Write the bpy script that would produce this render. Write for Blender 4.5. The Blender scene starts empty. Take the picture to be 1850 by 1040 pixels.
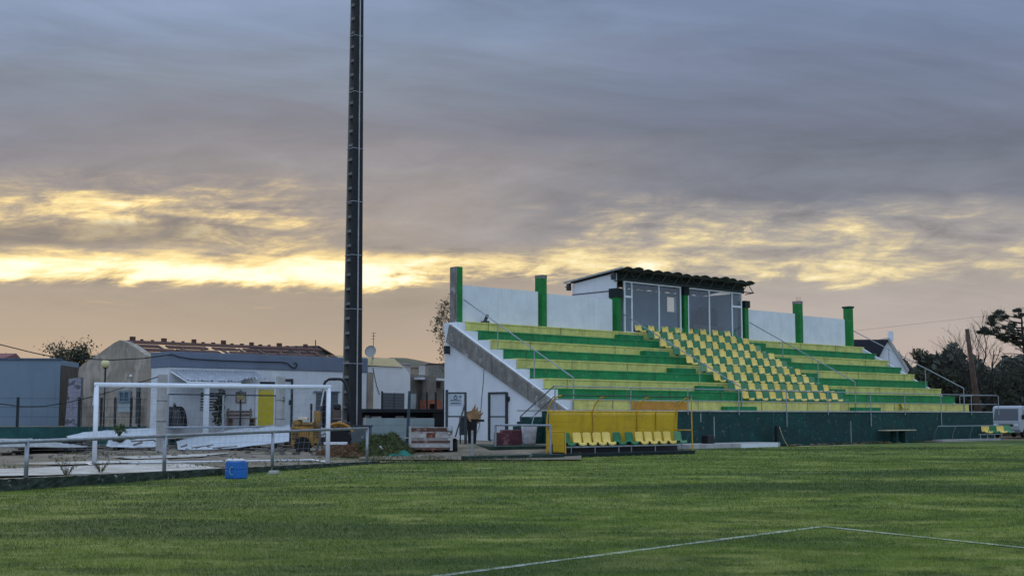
import bpy, math, random
import numpy as np
from mathutils import Vector, Matrix
R = math.radians
sc = bpy.context.scene
COL = sc.collection

# ------------------------------------------------------------------ camera
FPX, CX, HOR, EYE = 2267.0, 925.0, 750.0, 1.55
PITCH = math.atan(230 / FPX)
PPY = 520.0                                   # image row of the optical axis
cam = bpy.data.cameras.new('camera'); cam_o = bpy.data.objects.new('camera', cam); COL.objects.link(cam_o)
cam_o.location = (0, 0, EYE); cam_o.rotation_euler = (R(90) + PITCH, 0, 0)
cam.sensor_width = 36; cam.lens = 36 * FPX / 1850
cam.clip_start = .1; cam.clip_end = 3000
sc.camera = cam_o

# ------------------------------------------------------------------ colour management
sc.view_settings.view_transform = 'Standard'; sc.view_settings.look = 'None'
sc.view_settings.gamma = 1; sc.view_settings.exposure = .1

def lin(c):
    return tuple(((v / 255) / 12.92 if v / 255 <= .04045 else ((v / 255 + .055) / 1.055) ** 2.4) for v in c)

# ------------------------------------------------------------------ world: dusk sky under broken cloud
SUN_EL, SUN_AZ = R(9), R(-18)
world = bpy.data.worlds.new('World'); sc.world = world; world.use_nodes = True
class NT:
    def __init__(s, tree): s.t = tree; tree.nodes.clear()
    def n(s, typ, **kw):
        nd = s.t.nodes.new(typ)
        for k, v in kw.items(): setattr(nd, k, v)
        return nd
    def l(s, a, b): s.t.links.new(a, b)
    def _in(s, nd, i, v):
        if v is None: return
        if hasattr(v, 'links') or isinstance(v, bpy.types.NodeSocket): s.l(v, nd.inputs[i])
        else: nd.inputs[i].default_value = v
    def m(s, op, a, b=None, c=None, clamp=False):
        nd = s.n('ShaderNodeMath', operation=op, use_clamp=clamp)
        s._in(nd, 0, a); s._in(nd, 1, b); s._in(nd, 2, c)
        return nd.outputs[0]
    def noise(s, vec, scale, detail=4, rough=.55, dist=0):
        nd = s.n('ShaderNodeTexNoise'); s.l(vec, nd.inputs['Vector'])
        nd.inputs['Scale'].default_value = scale; nd.inputs['Detail'].default_value = detail
        nd.inputs['Roughness'].default_value = rough; nd.inputs['Distortion'].default_value = dist
        return nd.outputs[0]
    def ramp(s, fac, stops, interp='LINEAR'):
        nd = s.n('ShaderNodeValToRGB'); cr = nd.color_ramp; cr.interpolation = interp
        while len(cr.elements) < len(stops): cr.elements.new(.5)
        for e, (p, c) in zip(cr.elements, stops):
            e.position = p; e.color = tuple(c) + (1,) if not isinstance(c, (int, float)) else (c, c, c, 1)
        s.l(fac, nd.inputs[0]); return nd.outputs[0]
    def mix(s, fac, a, b, blend='MIX'):
        nd = s.n('ShaderNodeMix', data_type='RGBA', blend_type=blend)
        s._in(nd, 0, fac)
        for i, v in ((6, a), (7, b)):
            if isinstance(v, tuple): nd.inputs[i].default_value = v + (1,) if len(v) == 3 else v
            else: s.l(v, nd.inputs[i])
        return nd.outputs[2]
    def comb(s, x, y, z=0.0):
        nd = s.n('ShaderNodeCombineXYZ'); s._in(nd, 0, x); s._in(nd, 1, y); s._in(nd, 2, z); return nd.outputs[0]
    def sstep(s, v, a, b):
        nd = s.n('ShaderNodeMapRange', interpolation_type='SMOOTHSTEP')
        s._in(nd, 0, v); nd.inputs[1].default_value = a; nd.inputs[2].default_value = b
        return nd.outputs[0]

def build_sky():
    t = NT(world.node_tree)
    geo = t.n('ShaderNodeTexCoord'); sep = t.n('ShaderNodeSeparateXYZ'); t.l(geo.outputs['Generated'], sep.inputs[0])
    x, y, z = sep.outputs
    hyp = t.m('SQRT', t.m('ADD', t.m('MULTIPLY', x, x), t.m('MULTIPLY', y, y)))
    cy = t.m('MAXIMUM', t.m('DIVIDE', y, t.m('MAXIMUM', hyp, .001)), .6)
    v = t.m('MULTIPLY', t.m('DIVIDE', t.m('DIVIDE', t.m('MAXIMUM', z, 0), t.m('MAXIMUM', hyp, .001)), cy), 1.62)   # height above the horizon
    azr = t.m('ARCTAN2', x, y); az = t.m('MULTIPLY', azr, 1.55)                                                         # compass angle, 0 = ahead
    def nz(kx, ky, off, det, rough, dist=0.0, skew=0.0):
        vv = t.m('MULTIPLY', v, ky)
        if skew: vv = t.m('ADD', vv, t.m('MULTIPLY', az, skew))
        return t.noise(t.comb(t.m('MULTIPLY', az, kx), vv, off), 1.0, det, rough, dist)
    def pk(val, a, b, c, d): return t.m('MULTIPLY', t.sstep(val, a, b), t.m('SUBTRACT', 1, t.sstep(val, c, d)))
    nbig = nz(1.6, 7.5, 4.1, 5, .5, .5)
    nroll = nz(2.4, 13.0, 6.3, 7, .58, .7, 1.3)
    nmid = nz(3.6, 16.0, .37, 8, .6, .6)
    npuff = nz(11.0, 30.0, 1.7, 9, .62, .5, -3.0)
    nfine = nz(26.0, 80.0, 3.9, 6, .6, .3, -6.0)
    nstk = nz(6.5, 60.0, 8.1, 7, .62, .35, 3.0)
    c_ = lambda n: t.m('SUBTRACT', n, .5)
    vw = t.m('ADD', v, t.m('ADD', t.m('MULTIPLY', c_(nbig), .16), t.m('MULTIPLY', c_(nroll), .07)))
    s_ = 1 / .62
    def rmp(st): return t.ramp(t.m('MULTIPLY', vw, s_), [(p * s_, lin(c)) for p, c in st], 'LINEAR')
    base_l = rmp([(0, (180, 157, 138)), (.05, (172, 152, 134)), (.10, (162, 147, 132)), (.17, (154, 142, 130)), (.23, (148, 139, 133)), (.30, (136, 132, 135)), (.36, (119, 120, 130)), (.43, (119, 128, 143)), (.50, (122, 136, 160)), (.60, (130, 146, 174))])
    base_r = rmp([(0, (190, 170, 158)), (.06, (178, 162, 154)), (.14, (164, 154, 148)), (.20, (158, 150, 144)), (.245, (148, 144, 145)), (.28, (114, 117, 127)), (.36, (106, 111, 125)), (.43, (108, 116, 135)), (.52, (108, 121, 146)), (.60, (114, 128, 156))])
    side = t.sstep(t.m('ADD', az, t.m('MULTIPLY', c_(nbig), .3)), -.20, .34)
    base = t.mix(side, base_l, base_r)
    shade = t.m('ADD', 1.14, t.m('ADD', t.m('MULTIPLY', c_(nmid), .40), t.m('MULTIPLY', c_(nroll), .66)))
    shade = t.m('ADD', shade, t.m('MULTIPLY', t.m('MULTIPLY', c_(npuff), .55), pk(v, .12, .2, .3, .42)))
    low = t.sstep(v, .08, .17)                                      # the low bank is smooth
    shade = t.m('ADD', 1.12, t.m('MULTIPLY', t.m('SUBTRACT', shade, 1.12), t.m('ADD', .25, t.m('MULTIPLY', low, .75))))
    sh = t.n('ShaderNodeVectorMath', operation='SCALE'); t.l(base, sh.inputs[0]); t.l(shade, sh.inputs['Scale']); base = sh.outputs[0]
    # breaks where the low sun lights the cloud edges
    vb = t.m('ADD', v, t.m('ADD', t.m('MULTIPLY', c_(npuff), .030), t.m('MULTIPLY', c_(nbig), .02)))
    strip = t.m('MULTIPLY', pk(t.m('ADD', vb, t.m('MULTIPLY', c_(nmid), .035)), .160, .184, .190, .228), t.m('ADD', .45, t.m('MULTIPLY', t.sstep(nbig, .36, .60), .65)))                          # clear strip over the low bank
    upper = pk(vb, .195, .245, .265, .335)
    upr = pk(vb, .160, .205, .235, .305)
    wl = t.m('SUBTRACT', 1, t.sstep(az, -.12, .34)); wl2 = t.m('SUBTRACT', 1, t.sstep(az, -.34, -.12))
    wr = t.m('MULTIPLY', t.sstep(az, -.04, .16), t.m('SUBTRACT', 1, t.m('MULTIPLY', t.sstep(az, .42, .7), .35)))
    front = t.m('SUBTRACT', 1, t.sstep(t.m('ABSOLUTE', azr), .9, 1.5))
    env = t.m('ADD', t.m('MULTIPLY', strip, t.m('ADD', t.m('MULTIPLY', wl, .50), t.m('MULTIPLY', wr, .07))),
              t.m('ADD', t.m('MULTIPLY', upper, t.m('MULTIPLY', wl2, .25)), t.m('MULTIPLY', upr, t.m('MULTIPLY', wr, .20))))
    env = t.m('MULTIPLY', env, front)
    nn = t.m('ADD', t.m('ADD', t.m('MULTIPLY', nmid, .24), t.m('MULTIPLY', nfine, .12)), t.m('ADD', t.m('MULTIPLY', npuff, .40), t.m('MULTIPLY', nstk, .24)))
    nn = t.m('MULTIPLY', c_(nn), 2.6)
    g = t.m('SUBTRACT', t.m('ADD', nn, env), .20)
    near = t.m('MINIMUM', t.m('MULTIPLY', env, 8), 1)
    gm = t.m('MULTIPLY', t.sstep(g, -.26, .20), near)
    gcol = t.ramp(t.sstep(g, -.26, .46), [(0, lin((168, 152, 132))), (.22, lin((190, 171, 140))), (.42, lin((222, 196, 146))), (.6, lin((249, 221, 156))), (.8, lin((255, 242, 194))), (1, lin((255, 253, 232)))])
    gcol_r = t.ramp(t.sstep(g, -.26, .46), [(0, lin((160, 152, 144))), (.25, lin((178, 168, 152))), (.5, lin((206, 190, 156))), (.72, lin((234, 214, 164))), (1, lin((255, 248, 214)))])
    gc = t.mix(side, gcol, gcol_r)
    # dark cloud bodies between the breaks
    dk = t.m('MULTIPLY', t.sstep(t.m('SUBTRACT', t.m('MULTIPLY', env, .4), nn), .12, .40), t.m('MINIMUM', t.m('MULTIPLY', env, 5), 1))
    base = t.mix(t.m('MULTIPLY', dk, .6), base, lin((120, 114, 114)))
    # a long dark roll of cloud inside the left break
    roll = t.m('MULTIPLY', pk(t.m('ADD', v, t.m('MULTIPLY', c_(npuff), .03)), .214, .226, .244, .262), t.m('SUBTRACT', 1, t.sstep(az, -.42, -.24)))
    base = t.mix(t.m('MULTIPLY', roll, .75), base, lin((122, 116, 114)))
    gm = t.m('MULTIPLY', gm, t.m('SUBTRACT', 1, t.m('MULTIPLY', roll, .75)))
    col = t.mix(gm, base, gc)
    # faint lit wisps low down
    wsp = t.m('MULTIPLY', t.sstep(nstk, .60, .76), pk(v, .08, .11, .14, .165))
    col = t.mix(t.m('MULTIPLY', wsp, .35), col, lin((232, 196, 140)))
    # open blue-grey evening sky overhead and behind, the brighter half that lights the ground
    over = t.m('MAXIMUM', t.sstep(v, .62, 1.3), t.sstep(t.m('ABSOLUTE', azr), .85, 1.7))
    col = t.mix(over, col, (.60, .76, 1.06))
    bg = t.n('ShaderNodeBackground'); t.l(col, bg.inputs[0]); bg.inputs[1].default_value = 1.0
    sky = t.n('ShaderNodeTexSky'); sky.sky_type = 'NISHITA'; sky.sun_disc = False
    sky.sun_elevation = SUN_EL; sky.sun_rotation = SUN_AZ
    bg2 = t.n('ShaderNodeBackground'); t.l(sky.outputs[0], bg2.inputs[0]); bg2.inputs[1].default_value = .001
    add = t.n('ShaderNodeAddShader'); t.l(bg.outputs[0], add.inputs[0]); t.l(bg2.outputs[0], add.inputs[1])
    out = t.n('ShaderNodeOutputWorld'); t.l(add.outputs[0], out.inputs[0])
build_sky()
world.cycles.sampling_method = 'MANUAL'; world.cycles.sample_map_resolution = 1024

sun = bpy.data.lights.new('sun', 'SUN'); sun.energy = .5; sun.angle = R(14); sun.color = (1, .82, .6)
sun_o = bpy.data.objects.new('sun', sun); COL.objects.link(sun_o)
sd = Vector((math.sin(SUN_AZ) * math.cos(SUN_EL), math.cos(SUN_AZ) * math.cos(SUN_EL), math.sin(SUN_EL)))
sun_o.rotation_euler = sd.to_track_quat('Z', 'Y').to_euler()

# ------------------------------------------------------------------ survey helpers: sight lines of the photograph
SP, CP = math.sin(PITCH), math.cos(PITCH)
def ray(px, py):
    u, v = (px - CX) / FPX, (PPY - py) / FPX
    return Vector((u, CP - v * SP, SP + v * CP))
def at(px, py, Y):
    d = ray(px, py); return Vector((d.x, d.y, d.z)) * (Y / d.y) + Vector((0, 0, EYE))
def G(px, py, z=0.0):
    d = ray(px, py); k = (z - EYE) / d.z; return Vector((d.x * k, d.y * k, z))
class Frame:
    """a building line: s runs along it, t runs back from it"""
    def __init__(f, o, d):
        f.o = Vector((o[0], o[1])); f.d = Vector((d[0], d[1])).normalized(); f.n = Vector((-f.d.y, f.d.x))
    def p(f, s, t, z=0.0):
        q = f.o + f.d * s + f.n * t; return Vector((q.x, q.y, z))
    def ray(f, px, py, t=0.0):                    # where the sight line meets the upright plane t = const
        r = ray(px, py); h = Vector((r.x, r.y)); k = (t + f.o.dot(f.n)) / h.dot(f.n)
        return ((h * k) - f.o).dot(f.d), EYE + r.z * k
    def ray_s(f, px, py, s):                      # the same for s = const
        r = ray(px, py); h = Vector((r.x, r.y)); k = (s + f.o.dot(f.d)) / h.dot(f.d)
        return ((h * k) - f.o).dot(f.n), EYE + r.z * k
    def q(f, px, py, t=0.0):
        s, z = f.ray(px, py, t); return f.p(s, t, z)
def frame2(px1, Y1, px2, Y2):
    a, b = at(px1, HOR, Y1), at(px2, HOR, Y2); return Frame(a, b - a)
ang = lambda f: math.atan2(f.d.y, f.d.x)

# ------------------------------------------------------------------ mesh builder
class MB:
    def __init__(s): s.v = []; s.f = []
    def add(s, vs, fs):
        b = len(s.v); s.v += [tuple(q) for q in vs]; s.f += [tuple(i + b for i in f) for f in fs]
    def prism(s, poly, vec):
        n = len(poly); vec = Vector(vec); poly = [Vector(q) for q in poly]
        s.add(poly + [q + vec for q in poly], [tuple(range(n))[::-1], tuple(range(n, 2 * n))] + [(i, (i + 1) % n, n + (i + 1) % n, n + i) for i in range(n)])
    def fbox(s, f, s0, s1, t0, t1, z0, z1):
        s.prism([f.p(s0, t0, z0), f.p(s1, t0, z0), f.p(s1, t1, z0), f.p(s0, t1, z0)], (0, 0, z1 - z0))
    def box(s, c, sx, sy, sz, rz=0.0):
        f = Frame((c[0], c[1]), (math.cos(rz), math.sin(rz))); s.fbox(f, -sx / 2, sx / 2, -sy / 2, sy / 2, c[2], c[2] + sz)
    def tube(s, pts, r, n=8, cap=True):
        pts = [Vector(q) for q in pts]; m = len(pts); rr = r if isinstance(r, (list, tuple)) else [r] * m
        vs = []; up = None
        for i, q in enumerate(pts):
            tg = (pts[min(i + 1, m - 1)] - pts[max(i - 1, 0)]).normalized()
            if up is None: up = Vector((0, 0, 1)) if abs(tg.z) < .9 else Vector((1, 0, 0))
            a = tg.cross(up)
            if a.length < 1e-4: a = tg.cross(Vector((1, .3, 0)))
            a.normalize(); b = a.cross(tg).normalized(); up = b
            for k in range(n):
                w = 2 * math.pi * k / n; vs.append(q + (a * math.cos(w) + b * math.sin(w)) * rr[i])
        fs = [(i * n + k, i * n + (k + 1) % n, (i + 1) * n + (k + 1) % n, (i + 1) * n + k) for i in range(m - 1) for k in range(n)]
        if cap: fs += [tuple(range(n))[::-1], tuple(range((m - 1) * n, m * n))]
        s.add(vs, fs)
    def lathe(s, c, prof, n=16, axis=None):
        c = Vector(c); ax = Vector(axis or (0, 0, 1)).normalized(); a = ax.orthogonal().normalized(); b = ax.cross(a)
        vs = [c + ax * h + (a * math.cos(2 * math.pi * k / n) + b * math.sin(2 * math.pi * k / n)) * r for r, h in prof for k in range(n)]
        m = len(prof)
        fs = [(i * n + k, i * n + (k + 1) % n, (i + 1) * n + (k + 1) % n, (i + 1) * n + k) for i in range(m - 1) for k in range(n)]
        s.add(vs, fs + [tuple(range(n))[::-1], tuple(range((m - 1) * n, m * n))])
    def grid(s, fn, nu, nv):
        vs = [fn(i / nu, j / nv) for j in range(nv + 1) for i in range(nu + 1)]
        s.add(vs, [(j * (nu + 1) + i, j * (nu + 1) + i + 1, (j + 1) * (nu + 1) + i + 1, (j + 1) * (nu + 1) + i) for j in range(nv) for i in range(nu)])
    def leaf(s, c, size, rng, asp=.5):
        a = Vector((rng.gauss(0, 1), rng.gauss(0, 1), rng.gauss(0, 1))).normalized(); b = a.orthogonal().normalized()
        b = (b * math.cos(rng.random() * 6.28) + a.cross(b) * math.sin(rng.random() * 6.28)); c = Vector(c)
        s.add([c - a * size, c - b * size * asp, c + a * size, c + b * size * asp], [(0, 1, 2, 3)])
    def build(s, name, mat, parent=None, bevel=0, smooth=False, solid=0):
        off = Vector((0, 0, 0)); q = parent
        while q is not None: off += q.location; q = q.parent
        me = bpy.data.meshes.new(name); me.from_pydata([(Vector(v) - off)[:] for v in s.v], [], s.f); me.update()
        if smooth:
            me.polygons.foreach_set('use_smooth', [True] * len(me.polygons))
        me.materials.append(mat)
        o = bpy.data.objects.new(name, me); COL.objects.link(o)
        if parent is not None: o.parent = parent
        if solid:
            md = o.modifiers.new('solid', 'SOLIDIFY'); md.thickness = solid; md.offset = 0
        if bevel:
            md = o.modifiers.new('bevel', 'BEVEL'); md.width = bevel; md.segments = 2; md.limit_method = 'ANGLE'; md.angle_limit = R(50)
        return o
def tag(o, label, cat, group=None, kind=None):
    o['label'] = label; o['category'] = cat
    if group: o['group'] = group
    if kind: o['kind'] = kind
    return o
def E(name, loc, label, cat, group=None):
    o = bpy.data.objects.new(name, None); COL.objects.link(o); o.location = loc; o.empty_display_size = .3
    return tag(o, label, cat, group)
def struct(o, kind='structure'): o['kind'] = kind; return o
def copy_tree(o, parent=None):
    c = o.copy(); COL.objects.link(c)
    if parent is not None: c.parent = parent
    for ch in list(o.children): copy_tree(ch, c)
    return c

# ------------------------------------------------------------------ materials
MATS = {}
def mat(name, c, rough=.7, var=.25, scale=2.5, bump=.15, bscale=60, streak=0, scol=(70, 66, 58), metal=0, spec=.4, patch=None, psize=1.5, pth=(.52, .6)):
    """painted / plastered surface: base colour, mottling, rain streaks, worn patches"""
    if name in MATS: return MATS[name]
    m = bpy.data.materials.new(name); m.use_nodes = True; t = NT(m.node_tree)
    tc = t.n('ShaderNodeTexCoord'); obj = tc.outputs['Object']
    base = lin(c); dk = tuple(v * (1 - var) for v in base); lt = tuple(min(1, v * (1 + var * .6)) for v in base)
    n1 = t.noise(obj, scale, 6, .6)
    col = t.mix(t.sstep(n1, .3, .7), dk, lt)
    if patch:
        n3 = t.noise(obj, psize, 8, .65)
        col = t.mix(t.sstep(n3, pth[0], pth[1]), col, lin(patch))
    if streak:
        mp = t.n('ShaderNodeMapping'); mp.inputs['Scale'].default_value = (4, 4, .25); t.l(obj, mp.inputs[0])
        n2 = t.noise(mp.outputs[0], 1.3, 6, .65)
        col = t.mix(t.m('MULTIPLY', t.sstep(n2, .5, .75), streak), col, lin(scol))
    if name.endswith('seat_plastic'):          # every shell has faded differently
        oi = t.n('ShaderNodeObjectInfo'); fade = t.m('MULTIPLY', t.m('POWER', oi.outputs['Random'], 2.0), .2)
        col = t.mix(fade, col, lin((176, 172, 140)))
        hs = t.n('ShaderNodeHueSaturation'); t.l(t.m('ADD', .90, t.m('MULTIPLY', oi.outputs['Random'], .26)), hs.inputs['Value']); t.l(col, hs.inputs['Color']); col = hs.outputs[0]
    if name in ('faded_yellow_paint', 'green_paint', 'green_column_paint', 'dark_green_paint', 'yellow_sheet_metal'):
        nc = t.noise(obj, 5.5, 10, .78); col = t.mix(t.m('MULTIPLY', t.sstep(nc, .58, .63), .8), col, lin((128, 126, 112)))
        mp2 = t.n('ShaderNodeMapping'); mp2.inputs['Scale'].default_value = (.35, .35, 14); t.l(obj, mp2.inputs[0]); nd_ = t.noise(mp2.outputs[0], 1.0, 6, .6)
        col = t.mix(t.m('MULTIPLY', t.sstep(nd_, .55, .72), .30), col, lin((60, 62, 44)))
    b = t.n('ShaderNodeBsdfPrincipled'); t.l(col, b.inputs['Base Color'])
    nr = t.noise(obj, scale * 3, 4, .6)
    t.l(t.m('ADD', rough - .08, t.m('MULTIPLY', nr, .16), clamp=True), b.inputs['Roughness'])
    b.inputs['Metallic'].default_value = metal; b.inputs['Specular IOR Level'].default_value = spec
    if bump:
        bp = t.n('ShaderNodeBump'); bp.inputs['Strength'].default_value = bump; bp.inputs['Distance'].default_value = .02
        t.l(t.noise(obj, bscale, 5, .6), bp.inputs['Height']); t.l(bp.outputs[0], b.inputs['Normal'])
    o = t.n('ShaderNodeOutputMaterial'); t.l(b.outputs[0], o.inputs[0])
    MATS[name] = m; return m
def leafmat(name, c1, c2, trans=.25):
    if name in MATS: return MATS[name]
    m = bpy.data.materials.new(name); m.use_nodes = True; t = NT(m.node_tree)
    gi = t.n('ShaderNodeNewGeometry'); tc = t.n('ShaderNodeTexCoord')
    n = t.noise(tc.outputs['Object'], .9, 3)
    f = t.m('ADD', t.m('MULTIPLY', gi.outputs['Random Per Island'], .6), t.m('MULTIPLY', n, .5), clamp=True)
    col = t.mix(f, lin(c1), lin(c2))
    b = t.n('ShaderNodeBsdfPrincipled'); t.l(col, b.inputs['Base Color']); b.inputs['Roughness'].default_value = .65
    tr = t.n('ShaderNodeBsdfTranslucent'); t.l(col, tr.inputs[0])
    mx = t.n('ShaderNodeMixShader'); mx.inputs[0].default_value = trans; t.l(b.outputs[0], mx.inputs[1]); t.l(tr.outputs[0], mx.inputs[2])
    o = t.n('ShaderNodeOutputMaterial'); t.l(mx.outputs[0], o.inputs[0]); MATS[name] = m; return m
def glassmat(name, tint=(.75, .82, .85), refl=.25):
    m = bpy.data.materials.new(name); m.use_nodes = True; t = NT(m.node_tree)
    tr = t.n('ShaderNodeBsdfTransparent'); tr.inputs[0].default_value = tint + (1,)
    gl = t.n('ShaderNodeBsdfGlossy'); gl.inputs['Roughness'].default_value = .03; gl.inputs[0].default_value = (.9, .9, .9, 1)
    fr = t.n('ShaderNodeLayerWeight'); fr.inputs[0].default_value = .5
    mx = t.n('ShaderNodeMixShader'); t.l(t.m('ADD', .05, t.m('MULTIPLY', t.m('POWER', fr.outputs['Facing'], 4.0), .5), clamp=True), mx.inputs[0]); t.l(tr.outputs[0], mx.inputs[1]); t.l(gl.outputs[0], mx.inputs[2])
    o = t.n('ShaderNodeOutputMaterial'); t.l(mx.outputs[0], o.inputs[0]); MATS[name] = m; return m

white = mat('white_paint', (212, 216, 217), .75, .08, 1.2, .12, 40, .18, (140, 140, 138))
white_clean = mat('white_wall', (212, 215, 216), .75, .06, 1.0, .1, 40, .12, (150, 150, 150))
white_metal = mat('white_metal', (215, 218, 220), .4, .06, 3, 0, 30, .2, (150, 140, 125))
yellow = mat('faded_yellow_paint', (206, 200, 112), .8, .16, 2.2, .15, 50, .35, (140, 136, 76), patch=(184, 178, 100), psize=.9)
green = mat('green_paint', (12, 122, 68), .7, .25, 2.0, .15, 50, .3, (20, 66, 42))
dkgreen = mat('dark_green_paint', (2, 58, 54), .8, .25, 1.0, .12, 40, .4, (4, 34, 36), patch=(6, 68, 62), psize=.6)
conc = mat('weathered_concrete', (128, 124, 116), .9, .3, 2.0, .4, 30, .75, (58, 54, 50), patch=(172, 170, 164), psize=2.2, pth=(.57, .68))
conc_lt = mat('pale_concrete', (168, 166, 160), .9, .2, 2.5, .3, 40, .5, (90, 86, 80))
conc_pole = mat('pole_concrete', (108, 108, 102), .9, .2, 1.5, .3, 40, .4, (52, 50, 50))
galv = mat('galvanised_steel', (150, 156, 160), .45, .2, 6, .05, 60, .3, (100, 90, 80), metal=.6)
dksteel = mat('dark_steel', (60, 66, 68), .5, .25, 6, .05, 60, .3, (70, 50, 40), metal=.4)
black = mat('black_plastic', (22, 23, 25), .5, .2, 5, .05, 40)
yseat = mat('yellow_seat_plastic', (226, 196, 92), .45, .12, 3, .03, 60, .25, (160, 140, 80))
gseat = mat('green_seat_plastic', (14, 112, 66), .42, .16, 3, .03, 60, .25, (60, 110, 80))
ypanel = mat('yellow_sheet_metal', (202, 164, 14), .5, .14, 1.5, .04, 20, .4, (140, 104, 20))
ypipe = mat('yellow_pipe_paint', (206, 160, 40), .5, .2, 5, .03, 40, .5, (120, 84, 30))
glass = glassmat('window_glass')
rust = mat('rusty_steel', (104, 62, 44), .85, .4, 6, .3, 40, .5, (60, 36, 28), patch=(150, 110, 90), psize=5)
wood = mat('grey_wood', (112, 96, 82), .85, .3, 5, .3, 40, .4, (66, 56, 48))
bark = mat('bark', (50, 44, 39), .95, .35, 6, .5, 30)

# ------------------------------------------------------------------ ground
# stand line and kerb line
ST = Frame(G(1413, 804), (1.114, 1.0))
KB = Frame(G(0, 888), G(670, 838) - G(0, 888))
KL = (G(670, 838) - G(0, 888)).length

def ground_material(name, cols, scales, bump=.4):
    m = bpy.data.materials.new(name); m.use_nodes = True; t = NT(m.node_tree)
    tc = t.n('ShaderNodeTexCoord'); o_ = tc.outputs['Object']
    c = t.mix(t.sstep(t.noise(o_, scales[0], 7, .62), .36, .62), lin(cols[0]), lin(cols[1]))
    c = t.mix(t.sstep(t.noise(o_, scales[1], 8, .65, .4), .50, .66), c, lin(cols[2]))
    if len(cols) > 3: c = t.mix(t.sstep(t.noise(o_, scales[2], 8, .7), .56, .68), c, lin(cols[3]))
    c = t.mix(t.m('MULTIPLY', t.sstep(t.noise(o_, 22, 4, .7), .35, .7), .4), c, lin(cols[-1]))
    b = t.n('ShaderNodeBsdfPrincipled'); t.l(c, b.inputs['Base Color']); b.inputs['Roughness'].default_value = .95; b.inputs['Specular IOR Level'].default_value = .15
    bp = t.n('ShaderNodeBump'); bp.inputs['Strength'].default_value = bump; bp.inputs['Distance'].default_value = .05
    t.l(t.noise(o_, 9, 8, .7), bp.inputs['Height']); t.l(bp.outputs[0], b.inputs['Normal'])
    o = t.n('ShaderNodeOutputMaterial'); t.l(b.outputs[0], o.inputs[0]); MATS[name] = m; return m

LINES = [(G(560, 1070), G(1484, 951)), (G(1484, 951), G(2100, 1016))]
def grass_colour(t, pos):
    """turf colour by place: worn straw patches, mown bands, darker green areas"""
    def rot(sx, sy, a=-29):
        mp = t.n('ShaderNodeMapping'); mp.inputs['Rotation'].default_value = (0, 0, R(a)); mp.inputs['Scale'].default_value = (sx, sy, 1); t.l(pos, mp.inputs[0]); return mp.outputs[0]
    q = rot(.45, 1.0)
    c = t.mix(t.sstep(t.noise(q, .5, 6, .62), .34, .66), lin((78, 100, 24)), lin((116, 132, 44)))
    c = t.mix(t.m('MULTIPLY', t.sstep(t.noise(rot(.5, .9, 12), .8, 8, .72, .6), .49, .64), .75), c, lin((166, 168, 88)))
    c = t.mix(t.m('MULTIPLY', t.sstep(t.noise(q, 2.2, 7, .74), .52, .68), .5), c, lin((178, 176, 104)))
    c = t.mix(t.m('MULTIPLY', t.sstep(t.noise(rot(.6, 1.0, -10), 1.2, 6, .7), .49, .62), .7), c, lin((52, 74, 18)))
    c = t.mix(t.m('MULTIPLY', t.sstep(t.noise(q, .2, 3, .5), .53, .63), .75), c, lin((44, 70, 22)))
    return c
def grass_mat(name, blades):
    m = bpy.data.materials.new(name); m.use_nodes = True; t = NT(m.node_tree)
    g = t.n('ShaderNodeNewGeometry'); c = grass_colour(t, g.outputs['Position'])
    if blades:
        c = t.mix(t.m('MULTIPLY', g.outputs['Random Per Island'], .22), c, lin((124, 140, 70)))
    else:
        c = t.mix(t.m('MULTIPLY', t.sstep(t.noise(g.outputs['Position'], 30, 5, .7), .35, .65), .5), c, lin((46, 62, 28)))
    b = t.n('ShaderNodeBsdfPrincipled'); t.l(c, b.inputs['Base Color']); b.inputs['Roughness'].default_value = .8; b.inputs['Specular IOR Level'].default_value = .2
    if not blades:
        bp = t.n('ShaderNodeBump'); bp.inputs['Strength'].default_value = .7; bp.inputs['Distance'].default_value = .05
        t.l(t.noise(g.outputs['Position'], 14, 8, .75), bp.inputs['Height']); t.l(bp.outputs[0], b.inputs['Normal'])
    o = t.n('ShaderNodeOutputMaterial'); t.l(b.outputs[0], o.inputs[0]); MATS[name] = m; return m
turf = grass_mat('turf', False); blade_m = grass_mat('grass_blades', True)
soil = ground_material('soil', [(92, 78, 62), (120, 106, 86), (88, 92, 58), (140, 130, 112)], (.6, .9, 2.0))
yard_m = ground_material('yard_dirt', [(94, 82, 66), (128, 116, 96), (74, 78, 46), (162, 154, 140)], (.5, .45, .8))
sand_m = ground_material('pale_sand', [(176, 170, 158), (206, 202, 192), (150, 140, 122)], (.8, 1.4))

g = MB(); g.add([(-900, -60, -.05), (900, -60, -.05), (900, 1500, -.05), (-900, 1500, -.05)], [(0, 1, 2, 3)])
struct(g.build('ground', soil))
k0, k1 = KB.p(-30, 0), KB.p(KL + 2.5, 0)
g = MB(); pts = [KB.p(-40, 0), k1, G(838, 832), ST.p(-9.5, -1.6), ST.p(60, -.65), (90, -5, 0), (-10, -20, 0), (-60, -20, 0)]
g.add([(p[0], p[1], 0) for p in pts], [tuple(range(len(pts)))]); struct(g.build('playing_field', turf))

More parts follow.
